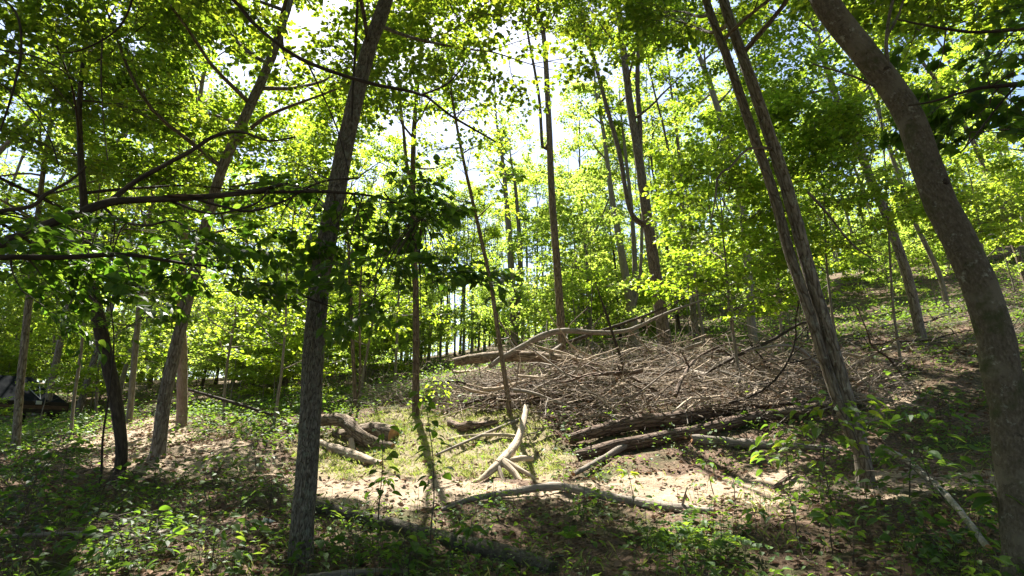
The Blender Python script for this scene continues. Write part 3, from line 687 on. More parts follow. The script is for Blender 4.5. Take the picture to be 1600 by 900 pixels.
def split_leaves(cr, parent, size, datas, tpl, mat, nobj, carve=True):
    """the largest-looking leaves become single objects, the rest the crown mesh"""
    P, D, Nn = cr.frames(carve); sz = size * R.uniform(.6, 1.2, len(P))
    d = np.linalg.norm(P - np.array([0, 0, CAM_Z]), axis=1); inv = np.abs(P[:, 0] / np.maximum(P[:, 1], .1)) < .97; el = (P[:, 2] - CAM_Z) / np.maximum(P[:, 1], .1)
    score = np.where(inv & (el < .85), sz / d, 0); o = np.argsort(-score); a, b_ = o[:nobj], o[nobj:]
    leaf_objects(parent, P[a], D[a], Nn[a], sz[a], datas)
    mb = MB(); leaves(mb, P[b_], D[b_], Nn[b_], sz[b_], tpl, 0); A = np.concatenate(cr.A); segs(mb, A, np.concatenate(cr.B), np.concatenate(cr.ra), np.concatenate(cr.rb), 1)
    o = mb.build('crown', [mat, 'twig'], parent, parent.location); return o

# tree off the near left: broken dark limb and hanging shade leaves
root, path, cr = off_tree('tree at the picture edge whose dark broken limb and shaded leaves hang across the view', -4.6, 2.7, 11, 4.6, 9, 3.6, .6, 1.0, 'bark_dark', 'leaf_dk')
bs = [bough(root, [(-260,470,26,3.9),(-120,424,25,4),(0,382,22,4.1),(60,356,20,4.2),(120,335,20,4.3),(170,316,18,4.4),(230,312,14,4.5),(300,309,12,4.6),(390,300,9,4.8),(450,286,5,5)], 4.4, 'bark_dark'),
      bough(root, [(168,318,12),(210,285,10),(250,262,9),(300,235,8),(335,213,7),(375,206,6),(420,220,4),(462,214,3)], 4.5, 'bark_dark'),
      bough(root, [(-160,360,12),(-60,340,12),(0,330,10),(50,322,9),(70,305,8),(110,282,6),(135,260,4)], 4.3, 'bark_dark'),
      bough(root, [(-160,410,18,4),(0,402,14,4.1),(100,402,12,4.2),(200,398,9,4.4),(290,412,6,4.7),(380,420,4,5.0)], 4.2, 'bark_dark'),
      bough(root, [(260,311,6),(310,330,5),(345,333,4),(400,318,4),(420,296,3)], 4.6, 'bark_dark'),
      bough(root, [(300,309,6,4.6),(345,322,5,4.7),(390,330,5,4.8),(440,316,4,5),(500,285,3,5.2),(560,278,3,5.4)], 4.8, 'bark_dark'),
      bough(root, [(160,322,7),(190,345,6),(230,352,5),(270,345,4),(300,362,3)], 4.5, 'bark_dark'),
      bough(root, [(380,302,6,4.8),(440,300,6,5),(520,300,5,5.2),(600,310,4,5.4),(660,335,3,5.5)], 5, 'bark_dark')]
mb = MB(); tube(mb, smooth_path(_lines([(255,306,3,4.5),(285,305,6,4.52),(318,306,3,4.55)], 4.5), 6), 6, 0, .1, 4); tag(mb.build('torn_bark', ['dead_red'], root, root.location), 'torn reddish strip on the broken limb')
pts = np.concatenate([pix_cloud([(60,330),(300,330),(440,360),(420,440),(250,440),(60,430),(0,410)], 24, 4.2, 5.3), pix_cloud([(-40,350),(60,350),(80,470),(-40,470)], 5, 4, 4.6),
                      pix_cloud([(405,285),(540,268),(660,300),(690,420),(640,510),(580,470),(540,410),(400,400)], 35, 5.0, 5.9), pix_cloud([(580,440),(660,430),(660,510),(590,510)], 4, 5.2, 5.6)])
cr2 = Crown(); hang_sprays(cr2, bs, pts, .14, .58, SPARSE + SPRAYS[:2])
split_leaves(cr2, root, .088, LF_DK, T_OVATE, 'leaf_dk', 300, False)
o = cr.build('upper_crown', root, .09, T_HEX, 'leaf', True, 1., root.location)
# long thin boughs crossing the upper canopy, and hanging stems
for w, d0 in (([(180,-160,9),(345,-20,8),(400,40,7),(470,92,7),(570,128,6),(660,148,5),(700,178,4),(775,222,3)], 5.2), ([(480,97,4),(505,150,3),(528,205,3),(545,270,2)], 5.2),
              ([(660,148,4),(700,130,3),(730,95,2)], 5.2), ([(560,-30,5),(556,60,5),(552,130,4),(550,190,3)], 5.4), ([(-20,-20,5),(25,20,5),(33,80,5),(18,150,5),(0,205,4)], 4),
              ([(0,78,4),(60,90,4),(110,120,3),(150,160,3)], 4.4), ([(0,130,4),(40,160,4),(75,210,3),(92,260,3)], 4.2), ([(212,-20,5),(195,30,4),(165,60,4),(120,80,3),(90,82,2)], 4.6),
              ([(160,55,3),(158,120,3),(162,190,2),(168,250,2)], 4.6), ([(440,440,5),(480,465,4),(520,480,3)], 5.2), ([(600,300,3),(640,360,3),(668,440,2)], 5.5)):
    bough(root, w, d0, 'bark_dark', sides=6)

# tree off the near right: large maple leaves hanging into the upper corner
root, path, cr = off_tree('maple at the picture edge with big dark leaves hanging into the upper corner', 4.5, 2.6, 10, 4.4, 8, 3.2, 2.4, .9, 'bark', 'leaf')
bs = [bough(root, [(1800,120,16),(1680,128,13),(1590,132,10),(1520,140,7),(1460,158,5),(1420,165,3)], 4.2, 'bark_dark'),
      bough(root, [(1700,40,12),(1600,45,9),(1520,50,7),(1450,40,5),(1400,30,3)], 4.4, 'bark_dark'), bough(root, [(1590,132,6),(1560,165,5),(1530,205,4),(1500,240,2)], 4.2, 'bark_dark')]
pts = np.concatenate([pix_cloud([(1390,-10),(1610,-20),(1610,150),(1500,180),(1420,150),(1400,70)], 12, 4., 5.), pix_cloud([(1510,100),(1610,90),(1610,230),(1520,230)], 3, 3.9, 4.5)])
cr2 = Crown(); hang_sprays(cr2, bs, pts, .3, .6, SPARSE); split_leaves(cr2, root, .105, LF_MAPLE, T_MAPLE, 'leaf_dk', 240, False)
cr.build('upper_crown', root, .09, T_HEX, 'leaf', True, 1., root.location)

# ------------------------------------------------------------------ slender trees of the wood behind
def variant(i, H, hb, n, ln, leaf, size, r0, tpl=T_RH, elev=(.35, .9), nsub=4, lib=SPARSE, spray=1., fork=False, bark='bark_bg', keep=1.):
    k = 7; pts = [[R.normal(0, .012) * H * (j / k), R.normal(0, .012) * H * (j / k), H * j / k, max(r0 * (1 - .92 * j / k), .01)] for j in range(k + 1)]; pts[0][2] = -.25
    path = smooth_path(pts, 26); mb = MB(); tube(mb, path, 8, 0, .05, i, flare=.25)
    cr = Crown(); class_loc = None
    if fork:
        f = path[9]; d = unit(np.array([R.normal(), R.normal(), 3.2])); fp = curve_branch(f[:3], d, H * .55, f[3] * .75, .012, 8, .05, .05); tube(mb, smooth_path(fp, 16), 7, 0, .05, i + 50)
        add_crown(None, cr, fp, max(hb - fp[0, 2], 1.), n // 2, ln * .8, elev=elev, nsub=nsub, lib=lib, spray=spray, bake=True, bark=bark)
    add_crown(None, cr, path, hb, n, ln, elev=elev, nsub=nsub, lib=lib, spray=spray, bake=True, bark=bark)
    cm = MB(); P, D, Nn = cr.frames(False, keep); leaves(cm, P, D, Nn, size * R.uniform(.7, 1.25, len(P)), tpl, 0)
    segs(cm, np.concatenate(cr.A), np.concatenate(cr.B), np.concatenate(cr.ra), np.concatenate(cr.rb), 1)
    return mb.mesh("trunk", [bark]), cm.mesh("crown", [leaf, 'twig'])
BG = [variant(i, H, hb, n, ln, lf, .14, r0, fork=fk, bark=bk, keep=1.) for i, (H, hb, n, ln, lf, r0, fk, bk) in enumerate([
     (14, 5.0, 11, 2.3, 'leaf_far', .12, False, 'bark_bg'), (15, 8.5, 8, 2.0, 'leaf_far', .11, True, 'bark_bg'), (13, 4.6, 11, 2.3, 'leaf_far', .10, False, 'bark_tan'), (16, 9, 8, 2.0, 'leaf_far', .13, True, 'bark'),
     (13.5, 7, 8, 1.9, 'leaf', .10, False, 'bark_dark'), (14.5, 6.5, 9, 2.2, 'leaf_y', .12, True, 'bark_bg')])]
UN = [variant(20 + i, H, .7, n, ln, 'leaf_y' if i % 3 else 'leaf_far', .105, .022, elev=(.15, .9), nsub=4, spray=.8) for i, (H, n, ln) in enumerate([(3.2, 9, 1.2), (4.2, 11, 1.5), (2.4, 8, 1.0), (5.2, 12, 1.7), (3.6, 10, 1.4)])]
def put(name, var, x, y, s, rz, tilt, label, cat, group):
    z = float(gz(x, y)); r = thing(name, label, cat, (x, y, z), group); LABELLED.append((r, x / max(y, .5))) if y > 3 else None; r.rotation_euler = (R.normal(0, .025), tilt + R.normal(0, .025), 0)
    for nm, me in zip(('trunk', 'crown'), var):
        o = obj(nm, me, r); o.scale = (s * R.uniform(.9, 1.1), s * R.uniform(.9, 1.1), s); o.rotation_euler = (0, 0, rz)
bg = [(592,40),(615,43),(575,46),(432,38),(376,41),(330,38),(520,41),(690,39),(712,42),(738,40),(757,38),(835,34),(816,40),(905,32),(920,29),(935,36),(955,41),(968,31),(1060,30),(1085,26),(1020,40),(870,45),
      (775,46),(660,40),(470,42),(250,40),(205,30),(150,28),(90,30),(40,34),(-20,30),(-60,24),(-110,30),(300,46),(100,46),(400,48),(560,48),(1130,34),(1180,32),(1215,42),(1255,35),(1330,44),(1360,48),(1400,46),
      (1420,46),(1475,46),(1500,50),(1570,48),(1600,42),(1650,30),(1700,26),(1640,50),(700,50),(740,56),(1000,52),(1100,46),(1310,52),(1560,56),(10,54),(200,54),(480,56),(630,46),(672,44),(700,50),(725,41),(748,44),(786,46),(826,47),(850,38),(890,41),(912,46),(943,44),(978,47),(1005,34),(1040,36),(535,40),(500,44),(455,35),(405,38),(350,42),(270,36),(445,46),(540,50),(585,54),(640,53),(415,44),(315,50),(235,47),(180,42),(120,40),(60,42),(610,58),(720,46),(765,52),(1030,46),(1070,40),(1150,42),(1190,48),(1240,46),(1280,42),(1440,52),(1380,47)]
MARK = [(-400, 'left of the pale knotty trunk'), (60, 'between the shelter and the dark trunk'), (190, 'between the dark trunk and the footpath trunk'), (300, 'between the footpath trunk and the lichen-flecked trunk'), (510, 'between the lichen-flecked and the thin tan trunk'),
        (650, 'between the thin tan trunk and the bent sapling'), (765, 'between the bent sapling and the slender trunk'), (870, 'between the slender and the furrowed trunk'), (1020, 'between the furrowed trunk and the twin stems'), (1240, 'between the twin stems and the mossy trunk'), (1410, 'between the mossy and the thick brown trunk'), (1520, 'beyond the thick brown trunk')]
def where(px, d, ref=560):
    return [t for m_, t in MARK if m_ <= px][-1]
LOOK = ['straight grey', 'forked grey', 'straight tan', 'forked brown', 'straight dark', 'forked pale']
SEEN = {}
LABELLED = []
def settle_labels():
    """where several share a description, count them off from the left"""
    seen = {}
    for o, px in LABELLED: seen.setdefault(o['label'], []).append((px, o))
    words = ['first', 'second', 'third', 'fourth', 'fifth', 'sixth', 'seventh', 'eighth', 'ninth', 'tenth', 'eleventh', 'twelfth', 'thirteenth', 'fourteenth']
    for lab, l in seen.items():
        if len(l) < 2: continue
        for k, (px, o) in enumerate(sorted(l, key=lambda q: q[0])): o['label'] = ('leftmost ' if k == 0 else 'rightmost ' if k == len(l) - 1 else words[min(k, 13)] + '-from-left ') + lab
def bg_label(kind, look, px, d):
    far = 'near' if d < 30 else 'mid-distance' if d < 41 else 'far'
    return f'{far} {look} {kind} {where(px, d)}'
def shades(x, y, h0, h1, ids, w=.9):
    h = np.repeat(np.arange(h0, h1, .7), 3); o = np.tile([-w, 0, w], len(h) // 3)
    X = x - SUN[0] / SUN[2] * h + o; Y = y - SUN[1] / SUN[2] * h
    return any(in_poly(X, Y, LIT[k][0]).any() for k in ids)
for i, (px, d) in enumerate(bg):
    while d < 52 and shades(*at(px, 500, d)[:2], 4, 11, (0, 1, 4)): d += 3
    p = at(px, 500, d); x, y = p[0], p[1]; s = R.uniform(.85, 1.15) * (.74 if 680 < px < 1010 else 1.0); v_ = int(R.integers(len(BG)))
    put('slender_tree', BG[v_], x, y, s, R.uniform(0, 6.28), -math.radians(6) * np.clip((px - 800) / 800, -1.2, 1.2), bg_label('slender tree', LOOK[v_], px, d), 'tree', 'slender trees of the wood behind')
USZ = ['waist-high', 'head-high', 'knee-high', 'tall', 'shoulder-high']
n = 0
while n < 165:
    px = R.uniform(-80, 1680); d = R.uniform(16, 46); p = at(px, 560, d); x, y = p[0], p[1]
    if any(in_poly(np.array([x]), np.array([y]), q)[0] for q, _ in LIT[:5]) or (680 < px < 1420 and d < 21) or (430 < px < 700 and d < 18) or (90 < px < 470 and d < 24) or (600 < px < 800 and d < 27) or (px > 1300 and d < 32 and R.random() < .8) or (px < 150 and d < 27): continue
    if shades(x, y, .5, 5, (0, 1, 2, 4)): continue
    n += 1; v_ = int(R.integers(len(UN)))
    put('young_tree', UN[v_], x, y, R.uniform(.75, 1.4), R.uniform(0, 6.28), 0, bg_label('green sapling', USZ[v_], px, d), 'sapling', 'saplings of the wood behind')
for i in range(44):                             # a last row of young trees closing the view between the far trunks
    px = 250 + 560 * (i + R.random()) / 44 if i < 34 else R.uniform(800, 1300); d = R.uniform(40, 58); p = at(px, 560, d); v_ = int(R.integers(len(UN)))
    put('young_tree', UN[v_], p[0], p[1], R.uniform(1.0, 1.7), R.uniform(0, 6.28), 0, bg_label('green sapling', USZ[v_], px, d), 'sapling', 'saplings of the wood behind')
put('young_tree', UN[1], *at(62, 660, 19.5)[:2], .8, 1., 0, 'slight green sapling screening the dark timber shelter', 'sapling', 'saplings of the wood behind')
# unseen trees added behind and beside the viewpoint to cut skylight on the foreground
OV = [variant(40 + i, 12.5, 4.5, 15, 3.4, 'leaf', .15, .15, nsub=5, lib=SPRAYS, bark='bark') for i in range(2)]
for i, (x, y) in enumerate([(-7, .5), (7.5, 0), (-2.5, -3), (3.5, -4), (-9, -5), (9, -6), (0, -9), (-5, -10), (6, -11), (-12, 4.5), (11.5, 4.5)]):
    put('added_shade_tree', OV[i % 2], x, y, R.uniform(.9, 1.15), R.uniform(0, 6.28), 0, 'unseen tall leafy tree added behind the viewpoint to shade the near ground', 'tree', 'unseen trees added behind the viewpoint for shade')
settle_labels()
# far wood that reads as one mass
mb = MB(); A = []; B = []; rA = []
for i in range(460):
    px = R.uniform(-150, 1750); d = R.uniform(58, 125)
    if 690 < px < 1010 and R.random() < .3: continue
    p = at(px, 500, d); x, y = p[0], p[1]; z = float(gz(x, y)); H = R.uniform(9, 15) * (.62 if 690 < px < 1010 else 1)
    A.append((x, y, z - .3)); B.append((x + R.normal(0, .4), y, z + H * .8)); rA.append(R.uniform(.08, .16))
    for c in range(11):
        f = R.random(); cx = np.array([x, y, z + H * (.12 + .85 * f)]) + R.normal(0, 1, 3) * [1.7 * (1 - .6*f), 1.7, .3]; m_ = 42
        P = cx + R.normal(0, 1, (m_, 3)) * [.85, .85, .32]; leaves(mb, P, R.normal(0, 1, (m_, 3)) * [1, 1, .4], np.array([0, 0, 1.]) + R.normal(0, .5, (m_, 3)), R.uniform(.2, .42, m_), T_RH, 0)
segs(mb, A, B, np.array(rA), np.array(rA) * .3, 1, 5)
tag(mb.build('distant_woodland', ['leaf_far', 'bark_bg']), 'far sunlit wood on the hillside', 'woodland', kind='stuff')

# ------------------------------------------------------------------ fallen logs and branches
def lying(w, lift=0.):
    """photo outline of something lying on the ground -> rows (x,y,z,r)"""
    out = []
    for a in w:
        if len(a) > 3: d = a[3]; p = at(a[0], a[1], d)
        else: g = ground_at(a[0], a[1] + a[2] * .42); d = g[1] / DS; p = at(a[0], a[1], d)
        out.append([p[0], p[1], p[2] + lift, rpx(a[0], a[1], a[2], d)])
    return out
def stubs(mb, path, n, ln, seed, mat=0):
    r = np.random.default_rng(seed)
    for i in range(n):
        k = r.integers(2, len(path) - 2); T = unit(path[k+1, :3] - path[k-1, :3]); d = unit(np.cross(T, r.normal(0, 1, 3)) + T * .5 + [0, 0, .4]); l = ln * r.uniform(.3, 1.)
        tube(mb, smooth_path(curve_branch(path[k, :3], d, l, path[k, 3] * .35, path[k, 3] * .12, 4, .2, 0, r), 7), 5, mat, .05, seed + i)
def log(label, w, mat='dead', name='fallen_log', cat='log', sides=10, knob=.09, cut=(True, True), nst=0, stl=.3, lift=0., group=None, cutmat='cut', parts=(), jag=.5):
    rows = lying(w, lift); p = smooth_path(rows, max(14, 5 * len(rows))); c = p[len(p) // 2, :3]; mb = MB(); tube(mb, p, sides, 0, knob, int(abs(w[0][0]) + w[0][1]), caps=cut, capmat=1, jag=jag)
    stubs(mb, p, nst, stl, int(abs(w[0][0])))
    if not parts: return tag(mb.build(name, [mat, cutmat], None, c), label, cat, group), p
    root = thing(name, label, cat, c, group); mb.build('trunk', [mat, cutmat], root, c)
    for pw in parts:
        q = smooth_path(lying(pw, lift), 14); m2 = MB(); tube(m2, q, 8, 0, knob, int(pw[0][0]), caps=(False, True), capmat=1, jag=jag); m2.build('prong', [mat, cutmat], root, c)
    return root, p

log('pale bent limb arching over the thick cut log in the clearing', [(418,678,11,14.2),(450,668,14,13.9),(480,661,17,13.6),(520,655,22,13.3),(545,664,24,13.1),(560,680,26,12.9),(582,693,24,12.8),(612,698,14,12.7)], 'dead_log', nst=3, stl=.2, knob=.16)
log('thick tan log with a reddish sawn end under the arching limb', [(497,686,18,13.9),(540,682,28,13.6),(575,678,40,13.4),(613,684,42,13.2)], 'dead_log', sides=16, nst=1, stl=.25, jag=.12)
log('short shaggy pale log below the arching limb', [(492,690,13),(530,704,17),(560,714,17),(594,724,9)], 'dead_pale', knob=.2, nst=3, stl=.15, jag=1.5)
log('small bleached stub standing under the arching limb', [(549,688,10,12.7),(550,700,11,12.6),(552,712,10,12.5)], 'dead_pale', cat='stub', name='wood_stub')
log('bleached forked branch propped on its prongs at the edge of the bare path', [(822,636,9,12.6),(818,660,11,12.0),(808,690,14,11.3),(792,712,16,10.7),(780,724,17,10.4)], 'dead_pale', name='forked_branch', cat='branch',
    parts=[[(782,722,15,10.4),(768,735,13,10.2),(752,748,8,10.0),(738,755,4,9.9)], [(786,722,14,10.4),(800,735,12,10.2),(812,750,9,10.)], [(788,720,10,10.4),(812,733,8,10.2),(838,749,5,10.)], [(778,728,9,10.3),(784,745,8,10.1),(790,760,6,9.9)], [(786,722,7,10.5),(810,717,10,10.7),(830,716,9,10.8)]], jag=1.2)
log('long grey branch lying across the near edge of the sunlit path', [(690,796,6),(735,780,9),(800,769,12),(870,760,14),(930,772,15),(1000,785,16),(1070,795,16),(1115,799,11)], 'dead', nst=3, stl=.3, name='fallen_branch', cat='branch')
log('mossy fallen trunk in deep shade behind the lichen-flecked tree', [(492,790,22),(560,805,24),(640,826,26),(710,844,28),(790,862,30),(862,886,28)], 'log_mossy', lift=-.02, sides=14, knob=.06, nst=2, cutmat='log_mossy')
log('crooked dark branch lying along the shaded lower corner', [(-40,848,11),(60,843,10),(120,841,9),(180,845,11),(235,846,10),(262,835,8),(320,827,5)], 'dead', lift=.04, nst=5, stl=.25, name='fallen_branch', cat='branch')
log('mottled grey pole slanting down past the thick brown trunk', [(1380,720,12),(1420,742,13),(1450,770,12),(1480,800,13),(1510,838,14),(1552,898,15)], 'bark_pale', lift=.16, nst=4, stl=.3, name='fallen_pole', cat='log')
log('upper reddish-brown log of the pair with a sawn end', [(889,692,17),(940,678,22),(985,667,25),(1060,658,25),(1130,644,22),(1205,626,18)], 'dead_red', sides=12, lift=.06, jag=.2)
log('lower reddish-brown log of the pair tucked beneath the other', [(902,712,19),(960,698,22),(1040,683,23),(1100,671,22),(1190,650,20),(1285,638,17)], 'dead_red', sides=12, jag=.2)
log('thin straight branch propped against the paired logs', [(896,747,8),(940,723,10),(985,699,12),(1052,682,13)], 'dead', name='fallen_branch', cat='branch', lift=.05)
log('grey log lying beside the paired logs under the leafy shrub', [(1082,686,17),(1150,692,18),(1232,698,15),(1305,701,12)], 'dead', nst=3)
log('stout pale log jutting out behind the leafy shrub', [(1195,650,20),(1262,640,23),(1330,630,23)], 'dead_log')
log('bright tan trunk lying along the crest of the brush pile', [(710,593,14,16.4),(745,587,18,16.3),(800,584,19,16.2),(860,587,18,16.1),(930,599,19,15.8),(1000,611,17,15.4),(1110,620,12,14.8)], 'dead_log', nst=6, stl=.5, lift=.42)
log('grey trunk lying deeper in the brush pile behind the tan one', [(885,578,13,17.2),(950,586,15,17),(1020,593,14,16.8),(1105,597,10,16.4)], 'dead', nst=5, stl=.5, lift=.3)
log('tan pole half buried low in the brush pile', [(770,622,12,15.2),(850,612,13,15.2),(905,618,11,15.1),(960,622,8,15)], 'dead_log', nst=3, lift=.3)
log('rough brown log at the foot of the brush pile', [(740,634,13,14.9),(800,632,14,14.8),(880,629,13,14.8),(950,640,9,14.4)], 'dead_red', nst=3, lift=.15)
log('long bare bough rising out of the brush pile and bending over', [(765,572,8,16),(790,556,10,16),(815,543,11,16),(845,526,11,16),(880,517,10,16),(940,520,8,16),(985,515,7,16.2),(1040,490,5,16.4),(1100,468,3,16.6)], 'dead', name='bare_bough', cat='branch', nst=6, stl=.7)
log('short pale bough standing up beyond the slender trunk', [(893,580,7,16.6),(940,566,9,16.8),(985,548,8,17),(1003,544,5,17.2)], 'dead_pale', name='bare_bough', cat='branch', nst=2)
log('thin dark bough sloping across the wood above the brush pile', [(860,545,4,17),(900,530,5,17),(960,510,5,17),(1020,488,4,17),(1090,455,3,17)], 'bark_dark', name='bare_bough', cat='branch', nst=5, stl=.6)
log('dark leafless bough leaning up towards the twin stems', [(1090,590,4,14),(1160,552,6,14),(1205,532,6,14),(1250,506,5,14.2),(1288,500,3,14.4)], 'bark_dark', name='bare_bough', cat='branch', nst=6, stl=.6)
log('upright dark broken sapling standing in the brush pile', [(985,615,5,15.5),(970,560,5,15.6),(950,500,4,15.7),(930,440,2,15.8)], 'bark_dark', name='bare_bough', cat='branch', nst=5, stl=.6)
log('dark straight pole leaning among the saplings beside the footpath', [(296,609,5,15.5),(340,622,6,15.3),(380,634,6,15.1),(425,648,4,15)], 'bark_dark', name='leaning_pole', cat='log')
log('thin pale stick lying in the grass below the shelter', [(85,706,5),(118,690,6),(150,682,5)], 'dead_pale', name='fallen_branch', cat='branch')
log('pale grey log lying in the sun below the shelter posts', [(40,682,6),(80,678,7),(120,677,5)], 'dead_log')
log('knobbly grey log crossing the shaded bottom edge', [(470,905,14),(540,897,15),(600,894,13),(650,896,10)], 'dead')
log('short brown root lying on the bare soil by the twin stems', [(1205,765,6),(1228,748,9),(1245,738,6)], 'dead_red', name='root_piece', cat='root')
log('weathered brown chunk of stump in the middle of the clearing', [(705,662,12),(722,667,16),(750,664,13),(775,660,7)], 'dead_red', knob=.25, jag=1.5, name='stump_chunk', cat='stump')
log('slim straight branch lying up the slope of the clearing', [(680,716,4),(740,690,5),(800,664,5),(860,640,4),(930,618,4)], 'dead', name='fallen_branch', cat='branch', lift=.05, nst=3)
log('curving weathered branch on the grass beside the forked branch', [(700,690,4),(730,684,5),(780,682,6),(806,684,5)], 'dead_pale', name='fallen_branch', cat='branch', lift=.03)

# brush pile: single branches as things, the twig mass as stuff
PILE = gpoly([(690,650),(800,652),(880,672),(1000,672),(1120,668),(1300,662),(1370,640),(1370,600),(1290,575),(1180,575),(1040,592),(900,598),(720,602)])
PILE2 = gpoly([(545,645),(560,612),(640,606),(720,612),(700,640),(620,650)])
def pile_points(poly, n):
    lo, hi = poly[:, :2].min(0), poly[:, :2].max(0); out = []
    while len(out) < n:
        q = R.uniform(lo, hi)
        if in_poly(np.array([q[0]]), np.array([q[1]]), poly)[0]: out.append(q)
    return np.array(out)
def mound(x, y):
    lo, hi = PILE[:, :2].min(0), PILE[:, :2].max(0); u = (x - lo[0]) / (hi[0] - lo[0]); e = np.clip(u * 5, 0, 1) * np.clip((1 - u) * 4, 0, 1)
    return np.maximum(.56 + .36 * lump(x, y, 1.5, 31), .12) * e + .08
def stick(mb, o, d, ln, r, nf=2, n=7, wander=.16):
    c = curve_branch(o, d, ln, r, r * .25, n, wander, -.01); tube(mb, smooth_path(c, 11), 5, 0, .08, int(R.integers(9999)), caps=(True, False))
    for k in range(nf):
        i = R.integers(2, n - 1); dd = unit(c[i+1, :3] - c[i, :3] + R.normal(0, .55, 3)); b_ = curve_branch(c[i, :3], dd, ln * R.uniform(.2, .45), r * .5, r * .15, 4, .2)
        tube(mb, smooth_path(b_, 6), 4, 0, 0, 0)
kinds = [('dead', 'thin grey dead branch tangled in the brush pile'), ('dead_pale', 'thin bleached dead branch tangled in the brush pile'), ('dead_red', 'thin reddish-brown dead branch tangled in the brush pile'), ('bark_dark', 'thin dark dead branch tangled in the brush pile')]
for i, q in enumerate(pile_points(PILE, 200)):
    k = R.choice(4, p=[.42, .34, .14, .10]); h = mound(q[0], q[1]) * R.uniform(.3, 1.15); a = R.normal(0, .75) + (math.pi if R.random() < .5 else 0)
    d = np.array([math.cos(a), math.sin(a), R.normal(.03, .24)]); ln = R.uniform(.8, 3.0); c = np.array([q[0], q[1], float(gz(q[0], q[1])) + h]); o = c - unit(d) * ln * .45
    o[2] = max(o[2], float(gz(o[0], o[1])) + .02); mb = MB(); stick(mb, o, d, ln, R.uniform(.008, .02) if R.random() < .55 else R.uniform(.022, .055), R.integers(2, 6))
    px_ = 800 + FPX * c[0] / c[1]; spot = 'near the pale end of' if px_ < 860 else 'below the furrowed trunk in' if px_ < 1050 else 'above the paired logs in' if px_ < 1180 else 'beside the twin stems in'
    tag(mb.build('dead_branch', [kinds[k][0]], None, c), kinds[k][1].replace('thin', 'long' if ln > 2.1 else 'short' if ln < 1.4 else 'thin').replace('in the brush pile', spot + ' the brush pile'), 'branch', 'loose branches of the brush pile')
for i, q in enumerate(pile_points(PILE2, 34)):
    a = R.uniform(0, 6.28); d = np.array([math.cos(a), math.sin(a), R.uniform(-.05, .6)]); ln = R.uniform(.6, 1.9); c = np.array([q[0], q[1], float(gz(q[0], q[1])) + R.uniform(.03, .2)]); mb = MB(); stick(mb, c, d, ln, R.uniform(.006, .016), R.integers(1, 4))
    tag(mb.build('dead_branch', ['dead_pale' if i % 3 == 0 else 'dead'], None, c), 'wiry grey branch in the small heap of brush behind the clearing', 'branch', 'branches of the small brush heap')
ROOTS = gpoly([(1335,640),(1340,600),(1400,590),(1440,610),(1420,650)])
for i, q in enumerate(pile_points(ROOTS, 16)):
    a = R.normal(2.6, .6); d = np.array([math.cos(a), math.sin(a) * .6, R.uniform(-.1, .25)]); c = np.array([q[0], q[1], float(gz(q[0], q[1])) + R.uniform(.05, .22)]); mb = MB(); stick(mb, c, d, R.uniform(.5, 1.2), R.uniform(.008, .022), 2)
    tag(mb.build('dead_root', ['dead_pale'], None, c), 'pale pinkish root in the sunlit tangle beside the twin-stemmed tree', 'root', 'sunlit tangle of pale roots')
def twig_mass(mb, q, L0, L1, r0, r1, hfun, flat=.2, azs=None, mat=0):
    n = len(q); a = R.normal(0, azs, n) if azs else R.uniform(0, 6.28, n); a = a + np.where(R.random(n) < .5, math.pi, 0)
    P = np.c_[q, gz(q[:, 0], q[:, 1]) + hfun(q[:, 0], q[:, 1])]; d = unit(np.c_[np.cos(a), np.sin(a), R.normal(0, flat, n)]); ln = R.uniform(L0, L1, n); r = R.uniform(r0, r1, n)
    P = P - d * (ln * .5)[:, None]
    for k in range(4):
        Q = P + d * (ln / 4)[:, None]; segs(mb, P, Q, r * (1 - .2 * k), r * (1 - .2 * (k + 1)), mat, 3); P = Q; d = unit(d + R.normal(0, .22, (n, 3)))
mb = MB(); q = pile_points(PILE, 2300); twig_mass(mb, q, .3, 1.5, .003, .010, lambda x, y: mound(x, y) * R.uniform(.05, 1.15, len(x)), .34, 1.3)
q = pile_points(PILE, 1100); twig_mass(mb, q, .3, 1.6, .004, .012, lambda x, y: mound(x, y) * R.uniform(.3, 1.25, len(x)), .34, 1.3, 2)
q = pile_points(PILE2, 420); twig_mass(mb, q, .3, 1.0, .003, .008, lambda x, y: R.uniform(.02, .3, len(x)), .4)
q = pile_points(ROOTS, 160); twig_mass(mb, q, .2, .7, .003, .008, lambda x, y: R.uniform(.02, .2, len(x)), .4)
q = pile_points(PILE, 1500); a2 = R.uniform(0, 6.28, 1500); leaves(mb, np.c_[q, gz(q[:, 0], q[:, 1]) + mound(q[:, 0], q[:, 1]) * R.uniform(.05, 1.05, 1500)], np.c_[np.cos(a2), np.sin(a2), R.normal(0, .4, 1500)], R.normal(0, .6, (1500, 3)) + [0, 0, 1], R.uniform(.04, .1, 1500), T_DEAD, 1)
tag(mb.build('brush_twigs', ['dead', 'litter', 'dead_pale']), 'mass of fine dead twigs filling the brush pile', 'twigs', kind='stuff')
mb = MB(); q = pile_points(gpoly([(1180,560),(1440,500),(1600,440),(1600,540),(1460,600),(1300,600)]), 700); twig_mass(mb, q, .3, 1.2, .004, .011, lambda x, y: R.uniform(.01, .35, len(x)), .35)
q = pile_points(gpoly([(700,600),(880,560),(1000,540),(1000,570),(880,600)]), 300); twig_mass(mb, q, .3, 1.2, .004, .012, lambda x, y: R.uniform(.01, .3, len(x)), .3)
tag(mb.build('slope_brush_twigs', ['dead']), 'scattered dead brush over the slope', 'twigs', kind='stuff')
